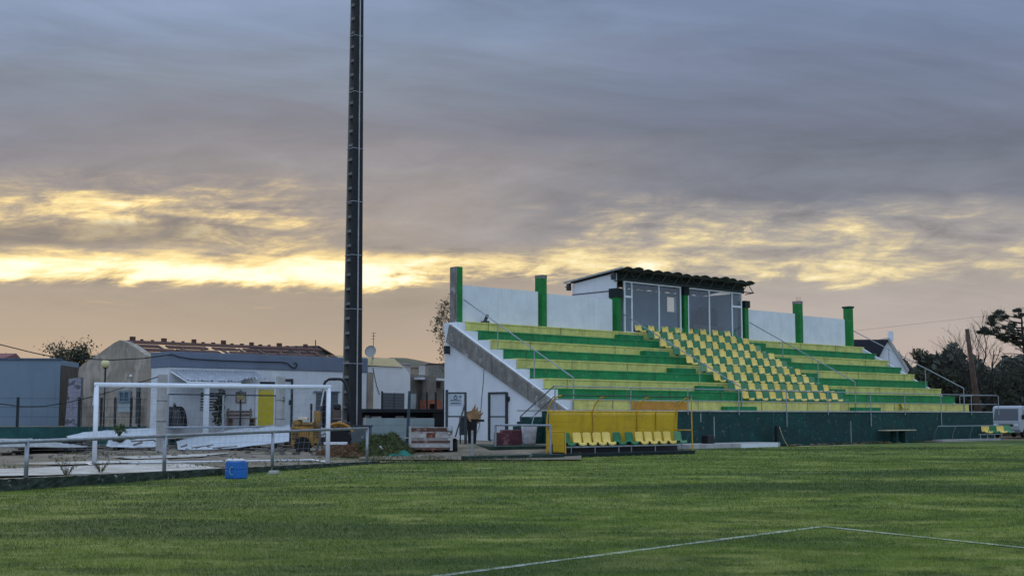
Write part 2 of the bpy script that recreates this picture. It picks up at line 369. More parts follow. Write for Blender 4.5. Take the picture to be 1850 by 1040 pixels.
# yard behind the kerb, gently uneven
rng = random.Random(3)
def yh(x, y):
    px = CX + FPX * x / max(y, 1); sm = lambda v, a, b: (lambda k: k * k * (3 - 2 * k))(max(0, min(1, (v - a) / (b - a))))
    return .30 * sm(y, 45.5, 52) * sm(px, 690, 780)
def yard_pt(u, v):
    s = -26 + u * 62; t = .02 + v * 34
    q = KB.p(s, t); h = yh(q.x, q.y) + .03 + .035 * math.sin(q.x * 1.7 + math.sin(q.y * .9) * 2) * math.sin(q.y * 1.3) * min(1, v * 20)
    return (q.x, q.y, h - (.04 if s > KL + 2 and t < 4 else 0))
g = MB(); g.grid(yard_pt, 90, 60); struct(g.build('yard_ground', yard_m, smooth=True))
def apron_pt(u, v):
    Y = 43.5 + v * 24; q = at(650 + u * 400, HOR, Y); return (q.x, q.y, yh(q.x, q.y) + .045 + .012 * math.sin(q.x * 3) * math.sin(q.y * 2.1))
g = MB(); g.grid(apron_pt, 40, 30); struct(g.build('apron_ground', yard_m, smooth=True))
# pale sandy apron by the goal
def ragged(outline, z, seed, amp):
    r = random.Random(seed); out = []
    for i, a in enumerate(outline):
        b = outline[(i + 1) % len(outline)]
        for k in range(10):
            q = Vector(a).lerp(Vector(b), k / 10); out.append((q.x + r.uniform(-amp, amp), q.y + r.uniform(-amp, amp), z))
    return out
for i, px in enumerate([[(-60, 862), (60, 860), (200, 856), (330, 851), (395, 846), (330, 838), (180, 841), (60, 846), (-60, 850)],
           [(30, 838), (120, 835), (300, 830), (305, 834), (120, 840)], [(200, 826), (330, 822), (420, 818), (360, 826), (240, 830)]]):
    g = MB(); pl = ragged([G(x, y, .05) for x, y in px], .075 + i * .003, i, .06); g.add(pl, [tuple(range(len(pl)))])
    struct(g.build('sand_path', sand_m))

# turf of the far bank beyond, raised terrace the club buildings stand on
FLOOR = .95
g = MB(); a, b = at(-500, HOR, 64), at(806, HOR, 70); g.prism([(a.x, a.y, -.04), (b.x, b.y, -.04), (b.x * 1.5 + .6, b.y * 1.5, -.04), (a.x * 2, a.y * 2, -.04)], (0, 0, FLOOR + .04))
struct(g.build('terrace_ground', yard_m))

# short turf blades, denser close to the lens
def blades():
    r = np.random.default_rng(7); V = []; 
    ko, kd, kn = np.array(KB.o), np.array(KB.d), np.array(KB.n); so, sn = np.array(ST.o), np.array(ST.n)
    for y0, y1, dens, h, w in ((10, 15, 1700, .028, .005), (15, 21, 800, .030, .008), (21, 30, 260, .04, .013), (30, 46, 90, .045, .022), (46, 64, 30, .05, .035)):
        x1 = .62 * y1 + 4; n = int((y1 - y0) * 2 * x1 * dens)
        p = np.stack([r.uniform(-x1, x1, n), r.uniform(y0, y1, n)], 1)
        ok = ((p - ko) @ kn < -.12) | ((p - ko) @ kd > KL + 1.5)
        ok &= ((p - so) @ sn < -1.9)
        ok &= np.abs(p[:, 0]) < .6 * p[:, 1] + 3.5
        for a, b in LINES:
            a2, b2 = np.array(a[:2]), np.array(b[:2]); d = (b2 - a2) / np.linalg.norm(b2 - a2); q = p - a2
            on = (np.abs(q @ np.array([-d[1], d[0]])) < .07) & (q @ d > 0) & (q @ d < np.linalg.norm(b2 - a2))
            ok &= ~(on & (r.random(n) < .6))
        p = p[ok]; n = len(p); an = r.uniform(0, 6.283, n); hh = h * r.uniform(.5, 1.25, n); ln = r.normal(0, .45, (n, 2)) * hh[:, None]
        dx = np.stack([np.cos(an), np.sin(an)], 1) * w * r.uniform(.7, 1.4, n)[:, None] / 2
        z = np.zeros(n) + .001
        A = np.column_stack([p - dx, z]); B = np.column_stack([p + dx, z]); C = np.column_stack([p + ln, hh])
        V.append(np.stack([A, B, C], 1).reshape(-1, 3))
    V = np.concatenate(V); n = len(V)
    me = bpy.data.meshes.new('grass'); me.vertices.add(n); me.vertices.foreach_set('co', V.ravel().astype(np.float32))
    me.loops.add(n); me.loops.foreach_set('vertex_index', np.arange(n, dtype=np.int32))
    me.polygons.add(n // 3); me.polygons.foreach_set('loop_start', np.arange(0, n, 3, dtype=np.int32))
    me.update(calc_edges=True); me.validate(); me.materials.append(blade_m)
    o = bpy.data.objects.new('grass', me); COL.objects.link(o); o['kind'] = 'stuff'; print('blades', n // 3)
blades()

# worn pitch lines
def line_mat():
    m = bpy.data.materials.new('line_paint'); m.use_nodes = True; t = NT(m.node_tree); gm_ = t.n('ShaderNodeNewGeometry'); P = gm_.outputs['Position']
    gr = grass_colour(t, P)
    c = t.mix(t.m('MULTIPLY', t.sstep(t.noise(P, 4, 9, .8), .36, .62), .55), gr, lin((196, 204, 200)))
    b = t.n('ShaderNodeBsdfPrincipled'); t.l(c, b.inputs[0]); b.inputs['Roughness'].default_value = .9
    o = t.n('ShaderNodeOutputMaterial'); t.l(b.outputs[0], o.inputs[0]); return m
lm = line_mat()
def strip(a, b, w, z, name='pitch_marking'):
    d = (b - a).normalized(); n = Vector((-d.y, d.x, 0)) * w / 2; k = 14; g = MB()
    vs = []
    for i in range(k + 1):
        q = a.lerp(b, i / k); wob = rng.uniform(.8, 1.15); vs += [q - n * wob, q + n * wob]
    g.add([(v.x, v.y, z) for v in vs], [(2 * i, 2 * i + 2, 2 * i + 3, 2 * i + 1) for i in range(k)]); return struct(g.build(name, lm))
strip(LINES[0][0], LINES[0][1], .12, .005); strip(LINES[1][0], LINES[1][1], .12, .009)
strip(G(380, 876), G(1010, 838), .07, .005)

# ------------------------------------------------------------------ the grandstand
T5 = 1.2
s0, _ = ST.ray(1036, 730, T5); zw = ST.ray(1036, 740, T5)[1]
t1, zt = ST.ray_s(843, 580.6, s0); w_ = (t1 - T5) / 8; rise = (zt - zw) / 9
s1 = (ST.ray(1560, 628, t1)[0] + ST.ray(1751, 735, T5)[0]) / 2
TB = t1 + .5
s_end = ST.ray(808, 600, TB)[0]
tk = lambda k: T5 + k * w_
zk = lambda k: zw + rise * (k + 1)
print('end corner', ST.p(s_end, TB), ST.p(s_end, T5)); print('stand: s0 %.2f s1 %.2f zw %.2f zt %.2f t1 %.2f tread %.2f rise %.3f s_end %.2f; s1 %.2f/%.2f' % (s0, s1, zw, zt, t1, w_, rise, s_end, ST.ray(1560, 628, t1)[0], ST.ray(1751, 735, T5)[0]))
stand = E('grandstand', ST.p((s0 + s1) / 2, 0, 0), 'long open concrete grandstand with yellow and green painted steps', 'grandstand')
for k in range(9):
    g = MB(); g.fbox(ST, s0, s1 - k * .0, tk(k), tk(k + 1) + .1, zw + rise * k, zk(k))
    if k < 8: pass
    g.fbox(ST, s0 - .012, s1 + .012, tk(k) - .03, tk(k) + .35, zk(k) - .075, zk(k) + .006)     # nosing
    o = g.build('terrace_step', yellow if k % 2 == 0 else green, stand, bevel=.012)
    o['label'] = 'faded yellow painted step' if k % 2 == 0 else 'dark green painted step'
for k in range(9):
    for j_ in range(7):
        s_ = s0 + (s1 - s0) * (j_ + .5 + .25 * math.sin(k * 2.1 + j_)) / 7
        g = MB(); g.fbox(ST, s_ - .012, s_ + .012, tk(k) - .034, tk(k) - .0305, zw + rise * k + .02, zk(k) - .01); g.build('joint', mat('joint_dark', (70, 72, 52), .9, .2), stand)
# small half steps of the aisles beside the seat block
S_BLK = []
rowpx = [(1155, 1337), (1178, 1359), (1199, 1380), (1222, 1406), (1245, 1430), (1270, 1455), (1295, 1478), (1321, 1505), (1347, 1530)]
for r_, (pa, pb) in enumerate(rowpx):
    k = 8 - r_; ya = 600 + 14 * r_
    S_BLK.append((ST.ray(pa, ya, tk(k) + .15)[0], ST.ray(pb, ya, tk(k) + .15)[0]))
print('seat blocks', ['%.2f-%.2f' % q for q in S_BLK])
SB0 = sum(q[0] for q in S_BLK) / 9; SB1 = sum(q[1] for q in S_BLK) / 9
for k in (0, 2, 4, 6, 8):
    if k == 0:
        spans = [(ST.ray(1314, 738, T5 - .4)[0], ST.ray(1367, 738, T5 - .4)[0]), (ST.ray(1546, 740, T5 - .4)[0], ST.ray(1591, 740, T5 - .4)[0])]
    else: spans = [(SB0 - 2.1, SB0 - .15), (SB1 + .1, SB1 + 1.9)]
    for a_, b_ in spans:
        g = MB(); z0 = zw + rise * k; g.fbox(ST, a_, b_, tk(k) - .42, tk(k) - .002, z0 + .003, z0 + rise * (.62 if k else .42)); g.build('aisle_step', green, stand, bevel=.01)
# white aisle stair along the end, behind the sloping parapet
g = MB()
for k in range(9):
    g.fbox(ST, s_end + .22, s0 - .002, tk(k) + .05, tk(k + 1) + .15, zw + rise * k - .02, zk(k) - .05)
g.build('end_stair', white, stand, bevel=.01)
# end walls
pt = lambda s, px, py: (lambda q: ST.p(s, q[0], q[1]))(ST.ray_s(px, py, s))
top_hi, top_lo = ST.ray_s(818, 588, s_end), ST.ray_s(1026, 741, s_end)
g = MB(); tl = min(top_lo[0], T5)
g.prism([ST.p(s_end, top_lo[0], 0), ST.p(s_end, TB + .2, 0), ST.p(s_end, TB + .2, ST.ray_s(808, 583, s_end)[1]), ST.p(s_end, TB - .25, ST.ray_s(812, 585, s_end)[1]), ST.p(s_end, top_lo[0], top_lo[1] - .05)], ST.d.to_3d() * .22)
g.build('end_wall', white_clean, stand)
g = MB(); g.prism([ST.p(s1, .3, 0), ST.p(s1, TB + .2, 0), ST.p(s1, TB + .2, zt), ST.p(s1, tk(8), zt - .1)] + [ST.p(s1, T5, zw), ST.p(s1, .3, zw)], ST.d.to_3d() * -.2)
o = g.build('end_wall', white, stand)
par = MB()
a1, a2, a3, a4 = ST.ray_s(815, 586, s_end), ST.ray_s(1028, 742, s_end), ST.ray_s(992, 746, s_end), ST.ray_s(809, 618, s_end)
par.prism([ST.p(s_end, *a1), ST.p(s_end, *a2), ST.p(s_end, *a3), ST.p(s_end, *a4)], ST.d.to_3d() * -.14)
par.build('stair_parapet', conc, stand, bevel=.015)
# front wall, walkway
sl = ST.ray(985, 745, 0)[0]; sr = ST.ray(1794, 745, 0)[0]
g = MB(); g.fbox(ST, sl, sr, 0, .22, -.05, zw - .075); g.build('front_wall', dkgreen, stand)
g = MB(); g.fbox(ST, sl - .03, sr + .03, -.05, T5 + .6, zw - .075, zw); g.build('walkway_slab', conc_lt, stand, bevel=.01)
# weep stains & joints in the front wall
for px, y0, y1 in ((1290, 752, 792), (1537, 760, 800), (1266, 746, 762)):
    a_ = ST.ray(px, y0, 0); b_ = ST.ray(px, y1, 0); g = MB(); g.fbox(ST, a_[0] - .025, a_[0] + .025, -.003, .0, b_[1], a_[1]); g.build('stain_strip', conc_lt, stand)
for j_ in range(11):
    s_ = sl + (sr - sl) * (j_ + .6) / 11.3; g = MB(); g.fbox(ST, s_ - .014, s_ + .014, -.0025, -.0004, .02, zw - .09); g.build('wall_joint', mat('joint_green', (2, 34, 34), .9, .2), stand)
for px in (1428, 1472, 1516, 1562):
    a_ = ST.ray(px, 756, 0); g = MB(); g.fbox(ST, a_[0] - .18, a_[0] + .18, -.004, 0, a_[1] - .05, a_[1] + .03); g.build('vent_slot', black, stand)
# raw patch of ochre wall seen behind the dugout
a_, b_ = ST.ray(1140, 722, T5)[0], ST.ray(1240, 722, T5)[0]
g = MB(); g.fbox(ST, a_, b_, T5 - .036, T5 - .031, zw + .02, zk(0) - .1); g.build('ochre_patch', mat('ochre_paint', (186, 132, 52), .8, .2, 2), stand)
# back wall segments and pillars
for (pa, pb, ya, yb) in ((830, 972, 515, 526), (980, 1106, 529, 541), (1346, 1436, 559, 566), (1445, 1526, 569, 577)):
    qa, qb = ST.ray(pa, ya, TB), ST.ray(pb, yb, TB); g = MB(); g.fbox(ST, qa[0], qb[0], TB, TB + .2, zt - .4, (qa[1] + qb[1]) / 2); g.build('back_wall', white, stand)
    print('backwall z', qa[1], qb[1])
qa, qb = ST.ray(1100, 560, TB), ST.ray(1352, 580, TB)
g = MB(); g.fbox(ST, s_end + .23, ST.ray(1531, 600, TB)[0], TB + .03, TB + .17, 0, zt - .41); g.build('back_wall', white, stand)
PIL = {}
for i, (pr, top) in enumerate(((836, 482), (988, 497), (1122, 524), (1243, 530), (1352, 545), (1450, 544), (1541, 556))):
    s_, z_ = ST.ray(pr, top, TB - .14); PIL[i] = (s_, z_)
    g = MB(); g.fbox(ST, s_ - .36, s_, TB - .14, TB + .42, zt - .3, z_)
    pm = mat('green_column_paint', (10, 118, 48), .75, .22, 1.6, .15, 50, .3, (90, 100, 80))
    o = g.build('pillar', pm, stand, bevel=.015)
    g = MB()
    if i in (0,):
        g.fbox(ST, s_ - .385, s_ - .36 - .001, TB - .13, TB + .41, zt - .35, z_ - .002); g.build('bare_side', conc, stand)
    if i == 6: g.fbox(ST, s_ - .42, s_ + .06, TB - .2, TB + .48, z_ - .02, z_ + .1); g.build('pillar_cap', dkgreen, stand)
    if i in (1, 5): g.fbox(ST, s_ - .365, s_ + .005, TB - .145, TB + .425, z_ - .18, z_ + .006); g.build('pillar_cap', conc, stand)
    if i == 5:
        for q in range(4): g = MB(); b_ = ST.p(s_ - .06 - .08 * q, TB + .05 * q, z_); g.tube([b_, b_ + Vector((.02, 0, .3))], .008, 5); g.build('rebar', rust, stand)
# end wall door, cable, little bracket
def door(fr, px0, px1, y0, y1, t, m, fm, parent, name='door', axis_s=None):
    pass
tA, zA = ST.ray_s(884, 709, s_end); tBk, zB = ST.ray_s(918, 709, s_end)
g = MB(); f2 = Frame(ST.p(s_end, 0)[:2], -ST.n); 
X_ = lambda px, py: (lambda q: (-q[0], q[1]))(ST.ray_s(px, py, s_end))      # s along -n on the end wall, viewed from outside
def wallbox(mb, p0, p1, d0, d1):
    (u0, zz0), (u1, zz1) = X_(*p0), X_(*p1); ua, ub = min(u0, u1), max(u0, u1); za, zb = min(zz0, zz1), max(zz0, zz1)
    mb.fbox(f2, ua, ub, -d1, -d0, max(za, .0), zb)
EW = ST.d
f2 = Frame(ST.p(s_end, 0)[:2], -ST.n)      # its n points along +d? (checked below)
sgn = 1 if f2.n.dot(ST.d) > 0 else -1
def wallbox(mb, p0, p1, d0, d1):
    (u0, zz0), (u1, zz1) = X_(*p0), X_(*p1); ua, ub = min(u0, u1), max(u0, u1); za, zb = min(zz0, zz1), max(zz0, zz1)
    a_, b_ = -sgn * d0, -sgn * d1
    mb.fbox(f2, ua, ub, min(a_, b_), max(a_, b_), max(za, .0), zb)
g = MB(); wallbox(g, (887, 711), (915, 794), .0, .04); dr = g.build('door', mat('door_white', (186, 192, 196), .5, .06, 2, .03), stand)
g = MB(); wallbox(g, (884, 708), (887, 795), .0, .09); wallbox(g, (915, 708), (918, 795), .0, .09); wallbox(g, (887, 708), (915, 711), 0, .09); wallbox(g, (887, 751), (915, 753), .041, .06); g.build('door_frame', dksteel, dr)
g = MB(); wallbox(g, (917, 716), (921, 724), .0, .12); g.build('hinge_box', black, dr)
g = MB(); cab = [ST.p(s_end - .02, *ST.ray_s(x, y, s_end - .02)) for x, y in ((874, 667), (873, 690), (870, 720), (868, 750), (866, 770), (862, 780), (858, 784))]
g.tube(cab, .012, 5); g.build('cable', dksteel, stand)
g = MB(); q = ST.ray_s(812, 632, s_end)
b_ = ST.p(s_end - .15, q[0], q[1]); g.box((b_.x, b_.y, b_.z - .2), .34, .1, .4, ang(ST)); g.build('bracket_box', dksteel, stand)

# press box on top of the stand
pb_l = PIL[2][0] - .36; pb_r = PIL[4][0]; TF = TB - .75
press = E('press_box', ST.p((pb_l + pb_r) / 2, TB, zt), 'glazed press box with corrugated roof on top of the grandstand', 'press box')
tr_, zr_ = ST.ray_s(1020, 498, pb_l - .1)
zf = ST.ray(1115, 484, TF)[1]; zf2 = ST.ray(1352, 509, TF)[1]; print('press roof', zf, zf2, 'back t', tr_ - TB, zr_, 'pillar tops', PIL)
zf = (zf + zf2) / 2; tback = min(tr_, TB + 4.5); zbk = zf - (tback - TF) * .105
zroof = lambda t: zf + (zbk - zf) * (t - TF) / (tback - TF)
rs0, rs1 = pb_l - .12, pb_r - .02; NW = 14; rag = [rng.uniform(-.14, .08) for _ in range(40)]; lift = [rng.uniform(-.03, .05) for _ in range(40)]
g = MB()
def rf(u, v):
    k_ = int(u * NW); t = TF + v * (tback - TF) + (rag[k_] if v == 0 else 0); q = ST.p(rs0 + (rs1 - rs0) * u, t, zroof(t) + (lift[k_] if v < .3 else 0) + .115 * abs(math.sin(u * math.pi * NW)) ** .8 + rng.uniform(-.006, .006)); return q
g.grid(rf, NW * 10, 6); rfo = g.build('roof', mat('old_corrugated_roof', (92, 90, 86), .9, .3, 3, .3, 40, .5, (46, 44, 42)), press, smooth=False, solid=.035)
g = MB(); g.prism([ST.p(rs0 - .02, TF, zroof(TF) - .02), ST.p(rs0 - .02, tback, zroof(tback) - .02), ST.p(rs0 - .02, tback, zroof(tback) + .08), ST.p(rs0 - .02, TF, zroof(TF) + .08)], ST.d.to_3d() * -.05); g.build('roof_edge', conc_lt, rfo)
# walls
wz = lambda t: zroof(t) - .12
g = MB(); tw = tback - .5
g.prism([ST.p(pb_l + .06, TB + .43, zt - .2), ST.p(pb_l + .06, tw, zt - .2), ST.p(pb_l + .06, tw, wz(tw)), ST.p(pb_l + .06, TB + .0, wz(TB)), ST.p(pb_l + .06, TB + .0, PIL[2][1] + .02), ST.p(pb_l + .06, TB + .43, PIL[2][1] + .02)], ST.d.to_3d() * .12); g.build('side_wall', white_clean, press)
g = MB(); zz = PIL[2][1] - .05; g.fbox(ST, pb_l + .03, pb_l + .06, TB + .5, tw, zz, zz + .05); g.build('ledge', dksteel, press)
inner = mat('press_inner_wall', (176, 184, 188), .8, .08, 1)
g = MB(); g.fbox(ST, pb_r - .18, pb_r - .06, TB + .43, tw, zt - .2, zroof(tw) - .12); g.build('side_wall', white_clean, press)
# back wall with a window hole
ha, hb = ST.ray(1202, 536, tw), ST.ray(1218, 564, tw); za, zb = hb[1], ha[1]; L_, R_ = pb_l + .18, pb_r - .18
g = MB()
g.fbox(ST, L_, ha[0], tw - .12, tw, zt - .2, zroof(tw) - .12); g.fbox(ST, hb[0], R_, tw - .12, tw, zt - .2, zroof(tw) - .12)
g.fbox(ST, ha[0], hb[0], tw - .12, tw, zt - .2, za); g.fbox(ST, ha[0], hb[0], tw - .12, tw, zb, zroof(tw) - .12)
bw = g.build('rear_wall', inner, press)
g = MB()
for a_, b_, c_, d_ in ((ha[0] - .05, ha[0], za - .05, zb + .05), (hb[0], hb[0] + .05, za - .05, zb + .05), (ha[0], hb[0], za - .05, za), (ha[0], hb[0], zb, zb + .05)): g.fbox(ST, a_, b_, tw - .15, tw - .121, c_, d_)
g.build('window_frame', white_metal, bw)
g = MB(); g.fbox(ST, L_, R_, TB + .1, tw - .12, zt - .2, zt - .002); g.build('floor', conc_lt, press)
# lintel behind the truss, dark fascia
g = MB(); ztop_gl = ST.ray(1130, 507, TB - .05)[1]; ztop2 = ST.ray(1340, 530, TB - .05)[1]; print('glass top', ztop_gl, ztop2, 'zt', zt)
ztop_gl = (ztop_gl + ztop2) / 2
g.fbox(ST, pb_l + .2, pb_r - .2, TB + .02, TB + .12, ztop_gl, wz(TB) - .02); g.build('fascia', mat('dark_fascia', (26, 38, 36), .8, .2), press)
for i, a_, b_, c_ in ((2, .1, -.42, .1), (3, .05, -.1, .35), (4, .1, -.38, .05)):
    g = MB(); g.fbox(ST, PIL[i][0] - .4, PIL[i][0] + a_, TB - .2, TB + .45, PIL[i][1] + b_, PIL[i][1] + c_); g.build('column_head', mat('black_green', (14, 30, 28), .8, .2), press)
# glazing: mullions by the photograph
mull = [1128, 1141, 1190, 1229]; mull2 = [1243, 1281, 1322, 1339]
def glazing(ms, doorspan):
    ss = [ST.ray(m_, 570, TB - .05)[0] for m_ in ms]
    g = MB()
    for s_ in ss: g.fbox(ST, s_ - .05, s_ + .05, TB - .1, TB, zt, ztop_gl)
    for a_, b_ in zip(ss[:-1], ss[1:]):
        g.fbox(ST, a_ + .05, b_ - .05, TB - .095, TB - .005, ztop_gl - .08, ztop_gl); g.fbox(ST, a_ + .05, b_ - .05, TB - .095, TB - .005, zt, zt + .08)
    a_, b_ = ss[doorspan], ss[doorspan + 1]; zd = ztop_gl - .95; g.fbox(ST, a_ + .05, b_ - .05, TB - .11, TB - .01, zd, zd + .12)
    fo = g.build('window_frame', white_metal, press)
    for a_, b_ in zip(ss[:-1], ss[1:]):
        g = MB(); g.fbox(ST, a_ + .05, b_ - .05, TB - .05, TB - .04, zt + .08, ztop_gl - .08); g.build('glass_pane', glass, fo)
glazing(mull, 0); glazing(mull2, 2)
# furniture inside
g = MB(); a_, b_ = ST.ray(1246, 585, TB + 1.2)[0], ST.ray(1300, 585, TB + 1.2)[0]; tbl = mat('desk_wood', (110, 86, 66), .7, .2, 3)
g.fbox(ST, a_, b_, TB + .9, TB + 1.6, zt, zt + .85); tag(g.build('desk', tbl), 'brown desk behind the press box glass', 'desk')
g = MB(); a_, b_ = ST.ray(1261, 585, TB + 2.6)[0], ST.ray(1287, 585, TB + 2.6)[0]
g.fbox(ST, a_, b_, TB + 2.2, TB + 2.8, zt, zt + 2.0); g.fbox(ST, a_ + .1, b_ - .1, TB + 2.3, TB + 2.7, zt + 2.0, zt + 2.15)
tag(g.build('cupboard', mat('dark_cupboard', (60, 50, 50), .6, .2), bevel=.02), 'dark tall cupboard behind the desk in the press box', 'cupboard')
# truss
g = MB(); tt = TF + .12; zt1 = zf - .06; zt0 = zf - .62; NB = 11
g.tube([ST.p(rs0 + .05, tt, zt1), ST.p(rs1 - .05, tt, zt1)], .04, 6); g.tube([ST.p(rs0 + .05, tt, zt0), ST.p(rs1 - .05, tt, zt0)], .035, 6)
for i in range(NB * 2):
    a_ = rs0 + .1 + (rs1 - rs0 - .2) * i / (NB * 2); b_ = rs0 + .1 + (rs1 - rs0 - .2) * (i + 1) / (NB * 2)
    g.tube([ST.p(a_, tt, zt1 if i % 2 else zt0), ST.p(b_, tt, zt0 if i % 2 else zt1)], .025, 5)
for s_ in (rs0 + .1, (rs0 + rs1) / 2, rs1 - .1):
    g.tube([ST.p(s_, tt, zt0), ST.p(s_, TB, zt0 - .05)], .03, 5); g.tube([ST.p(s_, tt, zt1), ST.p(s_, tback - .1, zroof(tback) - .06)], .035, 5)
g.build('roof_truss', mat('truss_steel', (40, 44, 40), .7, .3, 5, .1, 40, .4, (70, 48, 36)), press)
s_ = rs0 + .02
for t_, z_ in ((tback - .35, zbk - .1), (TB, zf - .25)):
    g = MB(); g.box(ST.p(s_, t_, z_ - .35), .22, .2, .4, ang(ST)); g.tube([ST.p(s_ - .3, t_, z_ - .15), ST.p(s_ + .1, t_, z_ - .3)], .025, 5); g.build('roof_bracket', dksteel, press)

# handrails running down the stand
def rail_obj(parent, pts, posts, name='handrail', r=.03, m=galv):
    g = MB(); g.tube(pts, r, 8)
    for a_, b_ in posts: g.tube([a_, b_], r * .9, 8)
    return g.build(name, m, parent)
def stair_rail(p_hi, p_lo, npost=3, hi_t=None, lo_t=None):
    ht = TB - .1 if hi_t is None else hi_t; lt = T5 - .05 if lo_t is None else lo_t
    a_ = ST.q(*p_hi, ht); b_ = ST.q(*p_lo, lt); posts = []
    for i in range(1, npost + 1):
        f_ = i / npost; q = a_.lerp(b_, f_); t_ = ht + (lt - ht) * f_
        k = int(max(0, min(8, (t_ - T5) // w_))) if t_ > T5 else -1
        posts.append((q, Vector((q.x, q.y, zk(k) if k >= 0 else zw))))
    rail_obj(stand, [a_, b_], posts)
stair_rail((838, 541), (1036, 682), 3)
stair_rail((1124, 566), (1340, 700), 3)
stair_rail((1354, 582), (1545, 690), 3)
stair_rail((1543, 598), (1741, 701), 3)
# balustrade along the walkway
def zrail(px, py): return ST.ray(px, py, .02)[1]
ztop = (zrail(1240, 702) + zrail(1790, 714)) / 2; zmid = (zrail(1240, 722) + zrail(1790, 731)) / 2; print('rail', zrail(1240, 702), zrail(1790, 714), zmid, zw)
sL, sR = ST.ray(1000, 700, .02)[0], ST.ray(1801, 714, .02)[0]
g = MB(); g.tube([ST.p(sL, .02, ztop), ST.p(sR, .02, ztop)], .026, 8); g.tube([ST.p(sL, .02, zmid), ST.p(sR, .02, zmid)], .022, 8)
o = g.build('balustrade_rail', galv, stand)
for px in (1000, 1137, 1240, 1332, 1418, 1493, 1570, 1632, 1697, 1752, 1801):
    g = MB(); s_ = ST.ray(px, 720, .02)[0]; lo = zw - (.85 if px in (1418, 1570, 1697) else .22)
    g.tube([ST.p(s_, -.075, lo), ST.p(s_, -.075, ztop)], .028, 8); g.build('balustrade_post', galv, stand)
g = MB(); g.tube([ST.p(sR, .02, ztop), ST.p(sR, 2.6, ztop)], .026, 8); g.tube([ST.p(sR, .02, zmid), ST.p(sR, 2.6, zmid)], .022, 8); g.tube([ST.p(sR, 2.6, zw - .6), ST.p(sR, 2.6, ztop)], .028, 8); g.build('balustrade_return', galv, stand)
# access stair at the near end with sloping double rail
stv = []
for i, (px0, px1, y) in enumerate(((996, 1003, 757), (981, 1003, 771), (961, 1003, 785))): pass
g = MB(); sA = ST.ray(1003, 790, -.3)[0]
for i in range(5): g.fbox(ST, sl - .24 * (5 - i), sl - .004, .1, 1.3, 0, .45 + (zw - .55) * (i + 1) / 6)
g.build('access_stair', dkgreen, stand, bevel=.01)
p1 = [ST.q(1001, 697, .05), ST.q(940, 752, .05)]; p2 = [ST.q(1001, 716, .05), ST.q(958, 757, .05)]
g = MB(); g.tube(p1, .026, 8); g.tube([p1[1], p1[1] - Vector((0, 0, 1.0))], .026, 8); g.tube(p2, .022, 8); g.tube([p1[0], ST.p(sL, .02, ztop)], .026, 8); g.build('stair_handrail', dksteel, stand)
g = MB(); q = ST.p(s_end + 2.2, TB - .35, zt); g.box(q, .35, .3, .1, .6); g.tube([q + Vector((0, 0, .1)), q + Vector((.12, .05, .42))], .09, 6)
tag(g.build('broken_stool', dksteel), 'dark broken stool lying on the top step by white wall', 'stool')

# ------------------------------------------------------------------ seats
def seat_mesh():
    me_ = MB(); prof = [(-.015, .055), (-.01, .10), (.03, .125), (.12, .12), (.24, .105), (.315, .125), (.355, .20), (.375, .30), (.395, .385), (.41, .425)]
    nv = len(prof) - 1; nu = 8
    def fn(u, v):
        i = min(int(v * nv), nv - 1); f_ = v * nv - i; y = prof[i][0] * (1 - f_) + prof[i + 1][0] * f_; z = prof[i][1] * (1 - f_) + prof[i + 1][1] * f_
        hw = .245
        if v > .7: hw *= math.sqrt(max(.3, 1 - ((v - .7) / .36) ** 4))
        if v < .15: hw *= .93
        c = (2 * u - 1); dish = .03 * c * c
        return (c * hw, y - (dish if v > .6 else 0), z + (dish if v <= .6 else 0))
    me_.grid(fn, nu, nv * 2); return me_
def make_seat(m):
    o = seat_mesh().build('stadium_seat', m, None, smooth=True, solid=.014); return o
ORD = ['first', 'second', 'third', 'fourth', 'fifth', 'sixth', 'seventh', 'eighth', 'ninth', 'tenth', 'eleventh', 'twelfth', 'thirteenth', 'fourteenth', 'fifteenth', 'sixteenth']
ROWN = ['top row', 'second row down', 'third row down', 'fourth row down', 'fifth row down', 'sixth row down', 'seventh row down', 'eighth row down', 'lowest row']
sy, sg = make_seat(yseat), make_seat(gseat); used = {id(sy): False, id(sg): False}
def put_seat(kind, loc, rz, label, group, scale=1.0, zs=1.15):
    src = sy if kind == 'y' else sg
    o = src if not used[id(src)] else src.copy()
    if used[id(src)]: COL.objects.link(o)
    used[id(src)] = True
    o.location = loc; o.rotation_euler = (0, 0, rz); o.scale = (scale, scale, scale * zs); tag(o, label, 'seat', group); return o
a_st = ang(ST); NS = 16; pitch_s = (SB1 - SB0) / NS; print('seat pitch', pitch_s)
for r_ in range(9):
    k = 8 - r_
    for i in range(NS):
        kind = 'y' if (i + r_) % 2 == 0 else 'g'
        s_ = SB0 + (i + .5) * pitch_s; cn = 'yellow' if kind == 'y' else 'green'
        put_seat(kind, ST.p(s_, tk(k) + .03, zk(k) - .03), a_st + rng.uniform(-.07, .07), '%s seat, %s from the goal end, %s of the grandstand seat block' % (cn, ORD[i], ROWN[r_]), 'seats bolted to the grandstand', min(1.12, pitch_s / .43))
# stray yellow seat on the right part of the stand
put_seat('y', ST.p(ST.ray(1637, 722, T5 - .3)[0], T5 - .4, zw + .005), a_st + .7, 'lone yellow seat standing loose on the walkway beside the balustrade', 'loose seat')

